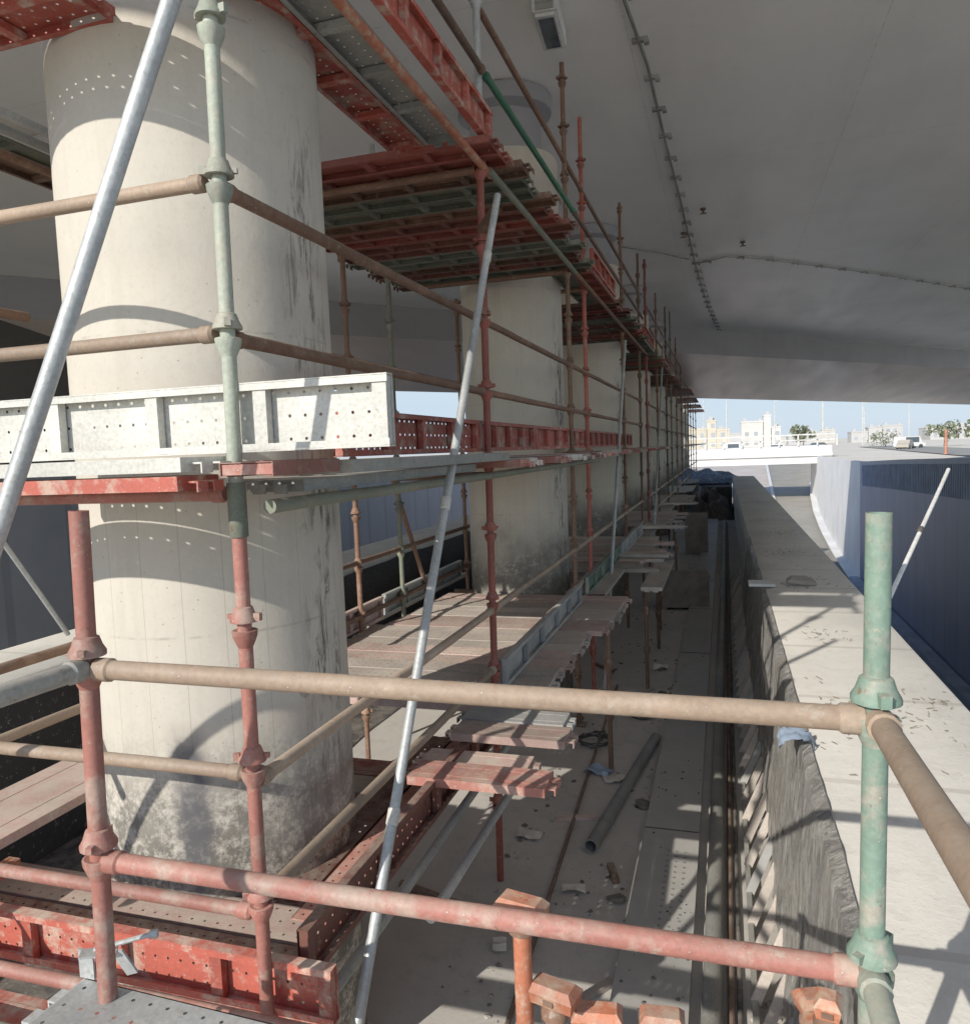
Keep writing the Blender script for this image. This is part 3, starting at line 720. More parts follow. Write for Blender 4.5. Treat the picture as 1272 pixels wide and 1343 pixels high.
# low deck around nearest pillar
LD = -1.90; LO = -1.76
for i in range(2):
    plank((-3.3,2.36+.235*i,LD),(0,0,0),1.75,.225,['darkred','plankpink'][i],['dark red perforated plank at the foot of the nearest pillar','dusty pink perforated plank under the nearest pillar edge'][i],1)
plank((-3.1,2.205,LD+.065),(-PI/2,0,0),1.81,.20,'redlip','peeling red and white toe board at the foot of the nearest pillar, bottom left',2,.40,'toe_board','toe board','toe boards',True,False)
pipe((-3.3,1.95,LO-.03),(-1.18,1.95,LO-.02),'pink','faded red tube under the peeling toe board, bottom left','scaffold tube')
pipe((-3.1,1.72,LO-.02),(-1.9,1.72,LO-.04),'sage','greenish tube at the bottom left corner under the toe board','scaffold tube')
plank((-2.9,1.84,LO-.10),(0,0,0),1.6,.2,'redlip','red plank below the peeling toe board at bottom left',0)
plank((-1.62,2.62,LD+.006),(0,0,side),2.1,.225,'pink','pink plank of the low deck along the side of the nearest pillar',1)
plank((-1.86,2.75,LD),(0,0,side),1.9,.225,'darkred','dark red plank of the low deck against the nearest pillar',1)
plank((-1.47,2.25,LD+.13),(-PI/2,0,side),2.65,.2,'darkred','faded red perforated toe board running back from the nearest post, low level',2,.55,'toe_board','toe board','toe boards',True,False)
pipe((-1.40,1.95,LD-.06),(-1.40,4.9,LD-.06),'galvdull','grey ledger outside the low toe board','ledger')
pipe((-1.25,2.95,-2.03),(-1.25,4.6,-2.06),'galv','pale grey tube hanging below the low deck edge','scaffold tube')
for i in range(3):
    plank((-1.7-.0*i,3.75+.24*i,LD-.06),(0,0,PI),1.0,.225,['darkred','plankgrey','red'][i],['dark red plank across the low deck behind the nearest pillar','grey plank across the low deck behind the nearest pillar','red plank across the low deck behind the nearest pillar'][i],0)
plank((-1.50,5.0,LZ+.115),(-PI/2,0,side),3.0,.2,'steelblue','bluish grey zinc toe board on the low deck edge past the first red post',1,.6,'toe_board','toe board','toe boards',True,False)
plank((-1.50,8.4,LZ+.115),(-PI/2,0,side),3.0,.2,'green','greenish toe board on the low deck edge beside the second pillar',1,.6,'toe_board','toe board','toe boards',True,False)
plank((-1.50,11.5,LZ+.115),(-PI/2,0,side),3.0,.2,'steelblue','bluish grey zinc toe board on the low deck edge past the second pillar',0,.6,'toe_board','toe board','toe boards',True,False)
plank((-3.36,4.9,LZ+.12),(-PI/2,0,side),2.1,.22,'plankpink','pinkish toe board on the far edge of the low deck',0,.6,'toe_board','toe board','toe boards',True,False)
plank((-3.36,7.05,LZ+.13),(-PI/2,0,side),2.4,.22,'galvdull','grey toe board on the far edge of the low deck',0,.6,'toe_board','toe board','toe boards',True,False)
plank((-3.62,7.0,LZ-.05),(0,0,side),3.2,.24,'plankgrey','grey plank outside the far edge of the low deck',0)
# planks at left edge, low
plank((-3.27,1.5,LZ+.05),(0,0,side),2.0,.46,'plankpink','wide sunlit dusty pink plank at left edge below the rails',0)
plank((-2.82,1.4,LZ+.06),(0,0,side),.9,.06,'orange','narrow orange plank edge at the left edge of the low deck',0,.4,parts=False)
# galvanised plank on the camera's own platform edge
plank((-1.74,1.50,-1.44),(0,0,-.03),1.6,.2,'galv','galvanised perforated plank at the bottom edge under the near red post',2)
m = MB(); m.bar((-.03,0,.002),(-.03,0,.085),.05,.006,(0,1,0)); m.bar((-.03,-.02,.085),(.05,.03,.075),.04,.006); m.bar((.05,.03,.075),(.08,.05,.0),.04,.006,(0,1,0)); m.tube([(.0,.0,.09),(.13,.07,.11)],.007,8); m.tube([(.13,.07,.11),(.15,.08,.112)],.012,6)
o = m.build('clamp', M['galv'], None, (-1.70,1.60,-1.44)); tag(o,'galvanised clamp at the foot of the near red post','clamp')

# ------------------------------------------------------------------ ledgers under decks (transverse)
for y,a in ((4.95,'first red post'),(8.08,'second pillar'),(9.08,'far side of the second pillar')):
    for z,nm in ((TZ-.08,'upper'),(MZ-.13,'middle'),(LZ-.1,'low')):
        pipe((RX,y,z),(LX,y,z),'rust' if z>0 else 'brown',f'transom under the {nm} deck at the {a}','ledger','transoms under the decks')

# ------------------------------------------------------------------ front guard frame around the camera
post((-1.612,1.55,-1.44),(-1.578,1.55,-.111),'pink','near faded red post with open top at left of the front guard rails',[.395,.915], group=None)
post((.262,1.62,-1.9),(.285,1.62,-.147),'green','near faded green post with open top at right of the front guard rails',[.815,1.345], group=None)
pipe((-1.56,1.55,-.525),(.262,1.62,-.557),'tan','dusty tan upper rail stretched across the foreground','guard rail',None,.0255,18,True)
pipe((-1.58,1.55,-1.047),(.25,1.62,-1.085),'pink','faded red lower rail stretched across the foreground','guard rail',None,.025,18,True)
pipe((.285,1.60,-.555),(.265,.3,-.47),'tan','rusty tan upper rail running back to the camera from the green post','guard rail',None,.025,18,True)
pipe((.272,1.60,-1.085),(.25,.3,-.98),'sage','dusty lower rail running back to the camera from the green post','guard rail',None,.025,18,True)
pipe((-1.585,1.53,-.52),(-1.585,.2,-.50),'galvdull','dark grey rail running back to the camera from the near red post','guard rail',None,.0255,18,True)
# braces
def brace(p0,p1,label,mk='galv',r=.0215,sl=(.12,.5,.83)):
    o = pipe(p0,p1,mk,label,'diagonal brace','galvanised diagonal braces',r,14,name='scaffold_brace')
    L = (V(p1)-V(p0)).length
    for t in sl:
        s = MB(); s.lathe([(r,-.035),(r+.004,-.03),(r+.004,.03),(r,.035)],14,(0,0,L*t)); s.build('brace_sleeve', M['galvwhite'], o)
    return o
brace((-1.33,4.75,1.60),(-1.30,2.33,-2.10),'long galvanised brace leaning from the upper deck down across the middle of the view')
brace((-1.28,1.695,1.20),(-1.87,1.36,-.59),'thick galvanised brace slanting across the nearest pillar at upper left','galv',.0225,())
brace((-1.40,11.9,1.60),(-1.42,9.1,-2.95),'long galvanised brace beside the second pillar')
brace((-1.40,20.0,2.6),(-1.40,15.8,-2.3),'distant galvanised brace beyond the third pillar')
brace((-3.08,1.50,-1.10),(-2.36,1.50,-.06),'galvanised brace just beyond the left edge shading the nearest pillar')
brace((-3.3,2.72,-.25),(-3.28,3.09,-.87),'short thin galvanised brace at left edge under the middle deck','galv',.012,())
m = MB()
for p,q in (((RX+.02,4.95,1.45),(-1.34,4.72,1.50)),): m.bar(p,q,.05,.05)
o = m.build('swivel_coupler', M['brown'], None); tag(o,'swivel coupler holding the long brace to the first red post','coupler')

# ------------------------------------------------------------------ orange-red screw props in the trench foreground
def prop(loc, mk, ang, label, h=.9, wide=.115):
    o = empty('adjustable_prop', loc, (0,0,ang)); tag(o, label, 'prop', 'orange props in the foreground')
    m = MB(); m.tube([(0,0,-h),(0,0,-.03)],.023,14); m.build('prop_tube', M[mk], o)
    m = MB(); w = wide/2
    m.add([(-w,-.03,-.03),(w,-.03,-.03),(w,.03,-.03),(-w,.03,-.03),(-w-.006,-.036,.0),(w+.006,-.036,.0),(w+.006,.036,.0),(-w-.006,.036,.0),(-w+.008,-.022,.018),(w-.008,-.022,.018),(w-.008,.022,.018),(-w+.008,.022,.018)],
          [(3,2,1,0),(0,1,5,4),(1,2,6,5),(2,3,7,6),(3,0,4,7),(4,5,9,8),(5,6,10,9),(6,7,11,10),(7,4,8,11),(8,9,10,11)])
    m.build('head_plate', M['orange'], o)
    m = MB(); m.lathe([(.024,-.075),(.034,-.068),(.034,-.05),(.026,-.031)],14); m.build('prop_collar', M['rust'], o)
    m = MB(); m.box(-.013,.013,-.0385,-.034,-.02,-.006); m.build('bolt_head', M['brown'], o)
prop((-.496,1.75,-1.13),'orange',math.radians(-12),'tallest orange prop head standing behind the lower foreground rail',2.0)
prop((-.42,1.755,-1.345),'plankpink',math.radians(-14),'orange prop head on a pale tube, second from left in the foreground',1.7)
prop((-.32,1.79,-1.415),'orange',math.radians(8),'orange prop head at the bottom edge, third from left',1.6)
prop((-.165,1.84,-1.435),'tan',math.radians(5),'worn tan prop head at the bottom edge near the grey pipe',1.6,.1)
prop((.20,1.98,-1.42),'orange',math.radians(20),'red prop head at the bottom beside the green post',1.6,.07)
prop((.225,1.90,-1.36),'red',math.radians(-10),'small red coupler head tucked behind the green post foot',1.6,.05)

# thin white rod at the green post
o = pipe((.30,1.68,-.36),(.60,2.42,-.10),'white','thin white rod slanting up from the green post over the blue wall','rod',None,.0048,10,name='thin_rod')
m = MB(); m.lathe([(.0045,-.015),(.0075,-.012),(.0075,.012),(.0045,.015)],10,(0,0,.42)); m.build('rod_clip', M['black'], o)
m = MB(); m.lathe([(.0045,-.02),(.010,-.015),(.010,.02),(.0045,.025)],10,(0,0,.02)); m.build('rod_foot', M['rust'], o)

# ------------------------------------------------------------------ trench floor things
def plate():
    m = MB(); n = 14
    perf = MB()
    m.box(-.62,-.21,-3,31,FLZ+.05,FLZ+.075); m.box(-.62,-.60,-3,31,FLZ-.02,FLZ+.049); m.box(-.23,-.21,-3,31,FLZ-.02,FLZ+.049)
    o = m.build('cable_trough_cover', M['plate'], None); tag(o,'long grey cover plate running along the trench floor','cover plate')
    for y in (3.2,5.8,8.4,11,14,17,20,23,26):
        q = MB(); q.box(-.618,-.212,y,y+.012,FLZ+.0755,FLZ+.079); q.build('joint_strip', M['black'], o)
    h = MB()
    for i in range(18):
        for j in range(3):
            q = 4.3+.07*i; x = -.42+.06*j
            h.lathe([(.011,0),(.011,.002)],8,(x,q,FLZ+.0755))
    h.build('rivet', M['galvdull'], o)
plate()
pipe((-.12,-2,FLZ+.07),(.02,30,FLZ+.07),'pvc' if 0 else 'galvdull','long grey service pipe along the trench floor beside the cover plate','pipe',None,.055,16,name='service_pipe')
bpy.context.scene.objects[-1] if False else None
pipe((-.015,-2,FLZ+.03),(.08,30,FLZ+.03),'brown','thin dark cable on the floor beside the service pipe','cable',None,.02,10,name='floor_cable')
pipe((.03,-2,FLZ+.02),(.12,30,FLZ+.02),'black','black cable on the floor closest to the plastic sheet','cable',None,.015,10,name='floor_cable')
# ladder tray lying against the sheeted wall
lt = empty('cable_ladder', (.12,1.5,FLZ+.05)); tag(lt,'ladder like cable tray with slanting rungs along the wall foot','cable ladder')
m = MB(); m.bar((0,0,.02),(0.02,16,.02),.03,.05); m.bar((.17,0,.34),(.19,16,.34),.025,.05); m.build('side_rail', M['galvdull'], lt)
for i in range(46):
    y = .15+i*.34
    m = MB(); m.bar((.005,y,.03),(.17,y+.20,.33),.055,.012,up=(0,1,0)); m.build('rung', M['plankgrey' if i%5 else 'pvc'], lt)
# crumpled plastic sheet on the wall face
def plastic_sheet():
    m = MB(); ny, nz = 420, 22; vs=[]; fs=[]
    for i in range(ny+1):
        y = .5+13*i/ny
        top = .03*noise.noise(V((y*.9,3,1)))
        for k in range(nz+1):
            t = k/nz
            z = FLZ+.28+(CAPZ+.03+top-FLZ-.28)*t
            fold = noise.noise(V((y*1.7+1.2*t, t*1.6, .3)))*.05+abs(noise.noise(V((y*5.3+t*2.5, t*3.0, 4))))*.05+abs(noise.noise(V((y*13-t*5,t*7,8))))*.028-.02
            e = .12+.55*(1-t)
            x = .372-.10*(1-t)+fold*e+.006*noise.noise(V((y*32+t*6,t*7,8)))
            vs.append((min(x,.392),y,z))
        # lap over the cap edge
        vs[-1] = (.405+.012*(1+noise.noise(V((y*1.7,0,9)))), y, CAPZ+.012+.012*abs(noise.noise(V((y*5,2,2)))))
    for i in range(ny):
        for k in range(nz): a = i*(nz+1)+k; fs.append((a, a+nz+1, a+nz+2, a+1))
    m.add(vs, fs); o = m.build('plastic_sheet', M['plastic'], None, angle=80); tag(o,'crumpled grey plastic sheet hung down the trench wall','plastic sheet')
plastic_sheet()
# pale blue cloth caught on the cap edge
m = MB(); vs=[]; fs=[]
for i in range(13):
    for k in range(7):
        a = i/12*PI; w = .13
        vs.append((.345+.085*math.cos(PI-a)+.02*noise.noise(V((i*.7,k*.9,4))), 4.1+k*.03, CAPZ+.005+.06*math.sin(a)**.7+.03*noise.noise(V((i*.6,k*.8,1)))))
for i in range(12):
    for k in range(6): q=i*7+k; fs.append((q,q+1,q+8,q+7))
m.add(vs,fs); o = m.build('cloth', M['bluecloth'], None, angle=80); tag(o,'pale blue cloth bunched over the edge of the wall top','cloth')
m = MB(); m.box(.25,.52,8.7,8.95,CAPZ+.02,CAPZ+.05); o = m.build('wood_offcut', M['white'], None); tag(o,'short pale strip lying across the wall edge further along','strip')
# loose pipe
pipe((-1.0,7.75-.0,FLZ+.08) if 0 else (-.69,7.7,FLZ+.07),(-.985,5.45,FLZ+.06),'darkpipe','loose grey pipe lying on the trench floor with open end','pipe',None,.052,18,name='loose_pipe',hollow=True)
pipe((-1.32,9.5,FLZ+.02),(-1.12,3.4,FLZ+.02),'brown','thin rusty bar lying lengthwise on the trench floor','bar',None,.015,8,name='steel_bar')
pipe((-1.2,4.4,FLZ+.025),(-2.2,4.7,FLZ+.03),'brown','dark bar lying across the trench floor under the low deck','bar',None,.03,8,name='steel_bar')
# debris
rd = random.Random(11)
def rock(loc, s, mk, label, name='stone', cat='stone', group=None, flat=.6):
    m = MB(); n=7; vs=[]; 
    prof=[(.05,-.5),(.8,-.3),(1,.1),(.7,.45),(.05,.55)]
    m.lathe([(r*s, z*s*flat) for r,z in prof], n)
    sd = rd.random()*50
    m.v=[tuple(V(v)*(1+.55*noise.noise(V(v)*(1.6/s)+V((sd,0,0))))) for v in m.v]
    o = m.build(name, M[mk], None, (loc[0],loc[1],loc[2]+s*flat*.45), (rd.uniform(-.2,.2),rd.uniform(-.2,.2),rd.uniform(0,6)), angle=20); tag(o,label,cat,group)
def scrap(loc, s, mk, label):
    m = MB(); vs=[]; fs=[]; sd=rd.random()*90
    for i in range(6):
        for k in range(5):
            x=(i/5-.5)*s; y=(k/4-.5)*s*.7
            vs.append((x,y,.012+.22*s*max(0,noise.noise(V((x*9/s*.3,y*9/s*.3,sd)))+.15)))
    for i in range(5):
        for k in range(4): q=i*5+k; fs.append((q,q+5,q+6,q+1))
    m.add(vs,fs); o=m.build('paper_scrap', M[mk], None, loc, (0,0,rd.uniform(0,6)), angle=25); tag(o,label,'scrap')
scrap((-1.02,4.95,FLZ+.003),.16,'paper','crumpled pale scrap on the floor left of the loose pipe end')
scrap((-1.15,6.9,FLZ+.003),.25,'bluecloth','greyish crumpled scrap lying behind the loose pipe')
scrap((-.98,6.75,FLZ+.003),.2,'paper','whitish torn scrap lying nearer the loose pipe')
scrap((-1.5,5.6,FLZ+.003),.2,'paper','pale scrap on the floor under the jutting pink plank')
scrap((-.85,10.4,FLZ+.003),.28,'paper','faint pale scrap midway down the trench floor')
scrap((-1.35,4.25,FLZ+.003),.12,'paper','small pale scrap below the lower foreground rail')
# litter of stones: far too many and too small to count
def litter(name, n, area, smin, smax, mk, label, cat, z):
    m = MB(); r2 = random.Random(n)
    for _ in range(n):
        x=r2.uniform(area[0],area[1]); y=area[2]+(area[3]-area[2])*r2.random()**1.4
        if noise.noise(V((x*2.2,y*1.1,n)))<r2.uniform(-.05,.35): continue
        s=smin+(smax-smin)*r2.random()**2.5
        o=len(m.v); k=5
        m.lathe([(s*.9*r2.uniform(.7,1.2),0),(s,s*.35),(s*.4,s*.8)],k,(x,y,z))
        for q in range(o,len(m.v)):
            v=m.v[q]; m.v[q]=(v[0]+r2.uniform(-.35,.35)*s,v[1]+r2.uniform(-.35,.35)*s,v[2])
    o=m.build(name,M[mk],None,angle=15); tag(o,label,cat,None,'stuff')
litter('gravel',1500,(-1.6,-.63,2.5,22),.004,.026,'stone','dark gravel and crumbs scattered on the trench floor','gravel',FLZ)
litter('grit',320,(-.6,-.22,2.8,12),.004,.014,'black','dark grit scattered on the grey cover plate','grit',FLZ+.076)
litter('rubble_crumbs',420,(.5,1.3,1.8,16),.003,.012,'rubble','pale crumbs scattered on the wall top','crumbs',CAPZ)
m = MB(); r3 = random.Random(5)
for (cx,cy,n,sp) in ((.72,4.6,60,.3),(.9,4.9,40,.25),(.75,6.6,26,.2),(.95,8.9,20,.3),(.8,11.5,60,.3),(.95,14,50,.3),(.75,16.5,40,.3),(.85,21,40,.4),(1.2,5.0,16,.1)):
    for _ in range(n):
        x=min(1.3,max(.47,r3.gauss(cx,sp*.55))); y=r3.gauss(cy,sp); a=r3.uniform(0,6.3); l=r3.uniform(.012,.05)
        m.bar((x,y,CAPZ+.006),(min(1.33,max(.45,x+l*math.cos(a))),y+l*math.sin(a),CAPZ+.008+r3.uniform(0,.012)),.004,.003)
o=m.build('dead_leaves',M['weed'],None); tag(o,'dry twigs and leaves lying on the pale wall top','dead leaves',None,'stuff')
rock((.80,9.0,CAPZ),.17,'rubble','pale lump of broken concrete on the shaded wall top','concrete_lump','rubble',None,.45)
for i,(x,y) in enumerate(((-1.05,3.85),(-.72,4.9),(-.68,6.3),(-1.25,8.3),(-.75,9.3))):
    rock((x,y,FLZ),.05+.012*(i%3),'stone',['dark stone on the trench floor by the tallest orange prop','dark stone at the cover plate edge by the loose pipe mouth','dark stone at the cover plate edge beside the loose pipe','dark stone by the foot of the second pillar post','dark stone on the shaded floor beyond the loose pipe'][i],'stone','stone','stones on the trench floor')
for x,y,a,l,mk,lab in ((-.95,3.7,.9,.5,'plankgrey','short grey timber offcut on the floor near the tallest orange prop'),(-1.35,5.9,.3,.35,'plankpink','pink stained offcut on the floor under the jutting planks'),(-.75,5.1,1.9,.22,'brown','short brown stick by the mouth of the loose pipe'),(-1.1,8.9,1.2,.6,'plankgrey','timber offcut on the shaded floor beyond the loose pipe'),(-1.0,12.6,.4,.7,'plankgrey','long offcut lying across the dark trench floor'),(-1.45,10.1,2.3,.5,'rust','rusty short tube on the dark trench floor')):
    m=MB(); m.bar((0,0,.015),(l*math.cos(a),l*math.sin(a),.02),.05,.028); o=m.build('offcut',M[mk],None,(x,y,FLZ)); tag(o,lab,'offcut',None)
for i,(x,y) in enumerate(((-1.3,7.6),(-.9,8.5))):
    m=MB(); P=[(math.cos(t*.35)*(.16+.012*math.sin(t*1.7)), math.sin(t*.35)*(.16+.012*math.cos(t*2.3)), .012+.0009*t+.004*math.sin(t*1.3)) for t in range(60)]
    m.tube(P,.008,6); o=m.build('cable_coil',M['black'],None,(x,y,FLZ)); tag(o,['coil of black cable by the foot of the second pillar post','coil of black cable next to the cover plate past the loose pipe'][i],'cable coil')
litter('dust_heap',700,(-1.55,-.63,2.6,14),.006,.02,'rubble','pale crumbs and dust on the trench floor','crumbs',FLZ+.001)
litter('rubble_strip',600,(.0,.30,2.0,14),.008,.035,'rubble','broken bits lying along the foot of the sheeted wall','rubble',FLZ)
# supports under jutting boards (trestle legs)
for i,(x,y,lab) in enumerate(((-.95,11.4,'dark thin leg under the grey board past the second pillar'),(-1.02,12.6,'second dark leg under the grey board past the second pillar'),(-.9,15.2,'dark thin leg under the board beside the third pillar'),(-.93,9.4,'dark leg under the long grey board'),(-1.05,7.0,'rusty leg under the low deck edge near the bluish toe board'))):
    post((x,y,FLZ+.01),(x,y,LZ-.04),'brown',lab,[.5,.98],group='short legs under the low boards',detail=False,base=False,name='trestle_leg')
# upright panel and boxes far down the trench
m = MB(); m.box(-.3,.3,-.03,.03,0,1.15); m.box(-.3,.3,.031,.06,.1,.18); m.box(-.3,.3,.031,.06,.9,.98)
o=m.build('panel',M['dryply'],None,(-.72,21.5,FLZ),(-.06,0,.05)); tag(o,'grey upright panel standing far down the dark trench','panel')
m = MB(); m.box(-.45,.45,-.3,.3,.05,.6); m.box(-.47,.47,-.32,.32,.6,.64); m.box(-.4,-.3,-.28,.28,0,.05); m.box(.3,.4,-.28,.28,0,.05)
o=m.build('crate',M['dryply'],None,(-.75,14.5,FLZ),(0,0,.1)); tag(o,'low weathered crate on the shaded trench floor','crate')
# tarpaulin heap at far end
def heap(loc,sx,sy,sz,mk,label):
    m=MB(); n=24; vs=[]; fs=[]
    for i in range(n+1):
        for k in range(13):
            u=i/n*2-1; w=k/12*2-1; b=max(0,(1-u*u))**.6*max(0,(1-w*w))**.6
            h=sz*b*(.75+.5*noise.noise(V((u*4+loc[1],w*4,1)))+.25*noise.noise(V((u*12,w*12,5))))
            vs.append((u*sx,w*sy,max(0,h)))
    for i in range(n):
        for k in range(12): q=i*13+k; fs.append((q,q+13,q+14,q+1))
    m.add(vs,fs); o=m.build('tarpaulin',M[mk],None,loc,angle=30); tag(o,label,'tarpaulin')
heap((-1.5,38.3,-1.9),2.6,1.2,.75,'tarp','heap of blue grey tarpaulin at the far end of the trench')
heap((-.9,34,FLZ),1.3,3,1.3,'black','black sheet covered heap in the dark end of the trench')
m=MB(); m.box(-1.1,.36,35,37,FLZ,-1.95); o=m.build('concrete_block',M['darkwall'],None); tag(o,'dark block under the tarpaulin at the trench end','block')

# ------------------------------------------------------------------ far white bridge across the underpass
fb=empty('footbridge',(0,97,-2.0)); tag(fb,'white road bridge crossing the underpass in the distance','bridge')
m=MB(); m.box(-30,11.6,-4,4,-.75,1.25); m.box(-30,11.6,-4.3,-4.003,.1,.45); m.build('bridge_girder',M['wallc'],fb)
m=MB(); m.box(-30,11.9,-4.25,-4.1,2.45,2.57); m.box(-30,11.9,-4.25,-4.1,1.85,1.95)
for i in range(22): m.box(-30+2*i,-29.85+2*i,-4.25,-4.1,1.25,2.45)
m.build('railing',M['white'],fb)
m=MB(); m.box(10.2,11.55,-4,4,-6.5,-.752); m.build('bridge_pier',M['wallc'],fb)
# buildings
def building(loc, parts, mk, label):
    b=empty('apartment_building',loc); tag(b,label,'building')
    for (x0,x1,h,d) in parts:
        m=MB(); m.box(x0,x1,0,d,0,h); m.box(x0-.15,x1+.15,-.15,d+.1,h+.001,h+.5); m.build('wall_block',M[mk],b)
        w=MB(); k=0
        w.box(x0+.6,x0+1.8,1,2.4,h+.5,h+1.6); w.build('roof_tank',M['haze2'],b)
        w=MB(); w.box(x1-1.4,x1-.5,2,3,h+.5,h+1.2); w.build('roof_tank',M['haze2'],b)
        for fl in range(int(h//3)):
            x=x0+1.2
            while x < x1-1.5:
                w2=MB(); w2.box(x,x+1.2,-.04,-.005,fl*3+1,fl*3+2.4); w2.build('window',M['hazeglass'],b); x+=2.9; k+=1
    return b
building((-9,255,-2.3),[(-2,4,6.5,10),(4.2,7,9,10),(7.2,11,6,10)],'bldg','cream low building beyond the bridge, left of the pair')
building((6,275,-2.3),[(0,7,8.6,10),(7.2,9.5,10.5,8),(9.7,12.5,6.5,9)],'bldgw','pale building with small tower beyond the bridge, right of the pair')
building((72,190,-2.3),[(0,8,8.5,10),(8.2,14,7,9),(14.2,30,9.5,10)],'bldg','cream buildings at the right edge above the blue wall')
building((100,230,-2.3),[(0,14,13.5,10),(14.2,34,12,10)],'bldgw','white taller building at far right edge')
rb = random.Random(21)
SP = ['low cream block, %s from the left on the hazy skyline' % ORD[k] for k in range(18)]
for k in range(18):
    x = -14+13.5*k+rb.uniform(-3,3); y = 330+rb.uniform(0,90)
    parts=[]; q=0
    for _ in range(rb.randint(2,3)):
        ww_=rb.uniform(4,9); parts.append((q,q+ww_,rb.uniform(3.2,6.5),rb.uniform(8,14))); q+=ww_+.2
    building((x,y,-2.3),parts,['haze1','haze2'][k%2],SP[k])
# trees
def tree(loc,h,rw,label,n=700):
    r4=random.Random(int(loc[0]*7+loc[1])); t=empty('tree',loc); tag(t,label,'tree','trees beyond the blue wall')
    m=MB(); m.tube([(0,0,0),(.1,0,h*.3),(-.05,.1,h*.6)],[h*.035,h*.025,h*.012],8)
    for i in range(6):
        a=i*1.05; m.tube([(.05,0,h*(.28+.05*i)),(math.cos(a)*rw*.6,math.sin(a)*rw*.6,h*(.5+.06*i))],[h*.014,h*.005],6)
    m.build('trunk',M['trunk'],t)
    m=MB(); cl=[(r4.uniform(-.75,.75)*rw,r4.uniform(-.75,.75)*rw,h*r4.uniform(.42,.92),r4.uniform(.25,.45)*rw) for _ in range(11)]
    for _ in range(n):
        c=r4.choice(cl); d=V((r4.gauss(0,1),r4.gauss(0,1),r4.gauss(0,1))).normalized()*c[3]*r4.random()**.4
        p=V(c[:3])+d; s=r4.uniform(.25,.55)*h/6; q=V((r4.gauss(0,1),r4.gauss(0,1),r4.gauss(0,1))).normalized(); e=q.orthogonal().normalized()*s; f=q.cross(e)*.7
        m.add([p-e,p-f,p+e,p+f],[(0,1,2,3)])
    m.build('crown',M['leaf'],t)
tree((44,150,-2.2),6.8,4.5,'bushy grey green tree, largest behind the orange post',900)
tree((37,152,-2.2),4.2,3,'small tree left of the largest tree',400)
tree((54,165,-2.2),5.2,3.6,'mid sized tree between largest tree and cream buildings',500)
tree((70,160,-2.2),5,3.5,'tree in front of the cream buildings at right edge',500)
tree((80,165,-2.2),4.6,3.5,'rightmost tree in front of the cream buildings',500)
tree((61,172,-2.2),4.4,3.6,'low tree filling the gap left of the cream buildings',600)
tree((49,158,-2.2),3.4,3.2,'low bush at the foot of the largest tree',500)
tree((31,170,-2.2),2.8,3.4,'low bush furthest left in the tree row',400)
tree((19,205,-2.2),5.5,3.2,'green bush behind the right end of the white bridge',500)
# street furniture far away
for i,(x,y,h) in enumerate(((1,210,22),(14,230,19),(24,210,17),(30,260,24),(38,240,20),(48,300,26),(58,280,24),(66,240,21),(-4,180,20))):
    o=empty('street_lamp',(x,y,-2.3)); tag(o,f'thin pale street lamp on the skyline, {ORD[i]} in depth order' if 0 else ['tall thin lamp post above the left cream building','thin lamp post above the white bridge middle','thin lamp post above the right bridge end','taller thin lamp post right of the bridge end','thin lamp post left of the largest tree','tall thin lamp post far behind the largest tree','thin lamp post right of the largest tree','thin lamp post in front of the right cream buildings','thin lamp post at the left end of the white bridge'][i],'street lamp','lamp posts on the skyline')
    m=MB(); m.tube([(0,0,0),(0,0,h*.7)],[.16,.09],8); m.build('pole',M['galvwhite'],o)
    m=MB(); m.bar((0,0,h*.7),(2.0,0,h*.72),.1,.1); m.box(1.9,2.8,-.15,.15,h*.715,h*.73); m.build('lamp_arm',M['galvwhite'],o)
def car(loc,rz_,mk,label,van=False):
    c=empty('parked_car',loc,(0,0,rz_)); tag(c,label,'van' if van else 'car','cars beyond the bridge and wall')
    h=1.9 if van else 1.42
    prof=[(-2.1,.35),(-2.15,.75),(-1.5 if not van else -2.1,.9),(-.9 if not van else -2.0,h),(1.0 if not van else 1.2,h),(1.6,.95),(2.15,.8),(2.15,.35)]
    m=MB(); vs=[(x,-.82,z) for x,z in prof]+[(x,.82,z) for x,z in prof]; k=len(prof)
    m.add(vs,[tuple(range(k)),tuple(range(2*k-1,k-1,-1))]+[((i+1)%k,i,k+i,k+(i+1)%k) for i in range(k)]); m.build('body',M[mk],c)
    m=MB()
    for s in (-1,1): m.box(-1.1,1.1,min(s*.821,s*.83),max(s*.821,s*.83),.95,h-.12)
    m.build('window',M['glass'],c)
    for x in (-1.35,1.35):
        for s in (-1,1):
            w=MB(); w.tube([(x,s*.72,.33),(x,s*.9,.33)],.33,12); w.build('wheel',M['black'],c)
car((47,118,-2.05),.3,'cardark','dark car standing above the end of the blue wall')
car((43,123,-2.05),.5,'carwhite','white car behind the dark one above the blue wall')
car((26,128,-2.1),1.2,'carred','beige car near the orange post')
car((10,160,-2.2),0,'carwhite','white car on the far road behind bridge middle')
car((18,165,-2.2),.1,'cardark','dark car behind the bridge railing at right')
car((2,165,-2.2),0,'carwhite','white van behind the bridge railing at left',True)
car((28,135,-2.1),.4,'carwhite','white van to the right of the bridge end',True)
car((52,120,-2.05),.9,'carred','beige car parked in front of the trees')
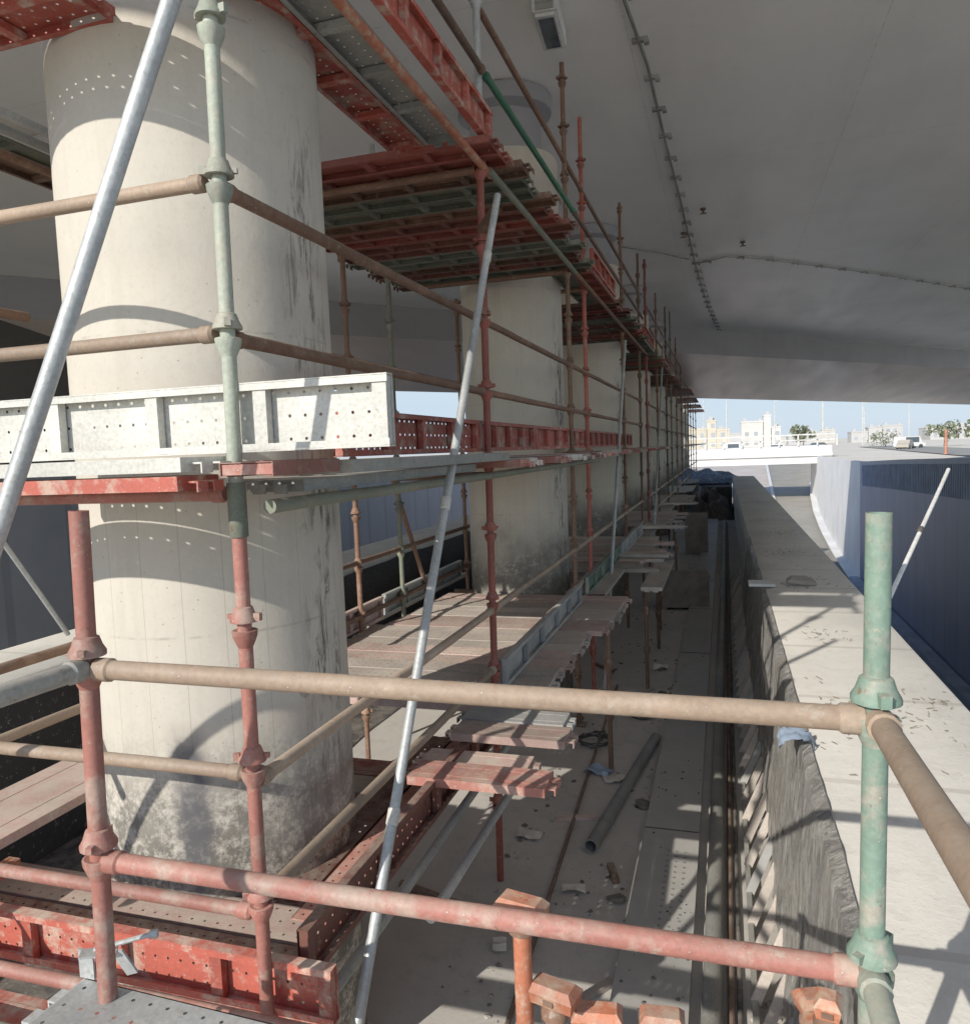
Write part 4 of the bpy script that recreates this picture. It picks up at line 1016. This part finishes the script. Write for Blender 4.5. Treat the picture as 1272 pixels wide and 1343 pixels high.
# orange post and yellow machine
m=MB(); m.lathe([(.22,0),(.2,.1),(.14,.12),(.12,2.3),(.08,2.4)],12); o=m.build('barrier_post',M['orange'],None,(20.6,84,-1.97)); tag(o,'orange marker post standing above the wall end','marker post')
ex=empty('excavator',(62,130,-2.0)); tag(ex,'yellow machine working at the right edge beyond the blue wall','excavator')
m=MB(); m.box(-1.8,1.8,-1.2,1.2,.9,1.9); m.box(-1.5,-.1,-1,1,1.9,2.9); m.build('cab_body',M['yellow'],ex)
m=MB(); m.box(-2,2,-1.4,-.7,0,.88); m.box(-2,2,.7,1.4,0,.88); m.build('track',M['black'],ex)
m=MB(); m.bar((1.6,0,1.6),(4,0,3.2),.4,.5); m.bar((4,0,3.2),(5.6,0,1.0),.3,.4); m.build('boom',M['yellow'],ex)

# ------------------------------------------------------------------ camera, light, world
cam = bpy.data.cameras.new('camera'); co = bpy.data.objects.new('camera', cam); C.objects.link(co)
Rm = ((0.954186,-0.01326602,-0.29891987),(0.29671039,-0.08701603,0.95099483),(-0.03862673,-0.99611858,-0.07909331))
co.matrix_world = Matrix(((Rm[0][0],-Rm[0][1],-Rm[0][2],0),(Rm[1][0],-Rm[1][1],-Rm[1][2],0),(Rm[2][0],-Rm[2][1],-Rm[2][2],0),(0,0,0,1)))
cam.sensor_fit='HORIZONTAL'; cam.sensor_width=36; cam.lens=36*1000/1272; cam.clip_end=4000; cam.clip_start=.02
scn.camera = co
sd = V((-.76,-1.72,1.0)).normalized()
el = math.asin(sd.z); rotz = math.atan2(sd.x, sd.y)
w = bpy.data.worlds.new('World'); scn.world = w; w.use_nodes = True
nt = w.node_tree; bg = nt.nodes['Background']
sky = nt.nodes.new('ShaderNodeTexSky'); sky.sky_type='NISHITA'; sky.sun_disc=False
sky.sun_elevation=el; sky.sun_rotation=rotz; sky.air_density=1.0; sky.dust_density=.4; sky.ozone_density=2.5
gw = G(nt); tcw = nt.nodes.new('ShaderNodeTexCoord')
dxyz = gw.xyz(tcw.outputs['Generated'])
hz = gw.math('MULTIPLY', gw.math('SUBTRACT', 1.0, gw.step(dxyz[2], .06, .26)), gw.step(dxyz[1], -.25, .25))
skc = gw.mix(gw.math('MULTIPLY', hz, .88), sky.outputs[0], (3.5,4.4,5.5))
nt.links.new(skc, bg.inputs[0]); bg.inputs[1].default_value=.15
sl = bpy.data.lights.new('sun','SUN'); sl.energy=5.0; sl.angle=math.radians(.5); sl.color=(1,.94,.84)
so = bpy.data.objects.new('sun', sl); C.objects.link(so); so.rotation_euler = sd.to_track_quat('Z','Y').to_euler()
scn.view_settings.view_transform='Standard'; scn.view_settings.look='None'; scn.view_settings.exposure=0; scn.view_settings.gamma=1.17
scn.cycles.max_bounces=10; scn.cycles.diffuse_bounces=7
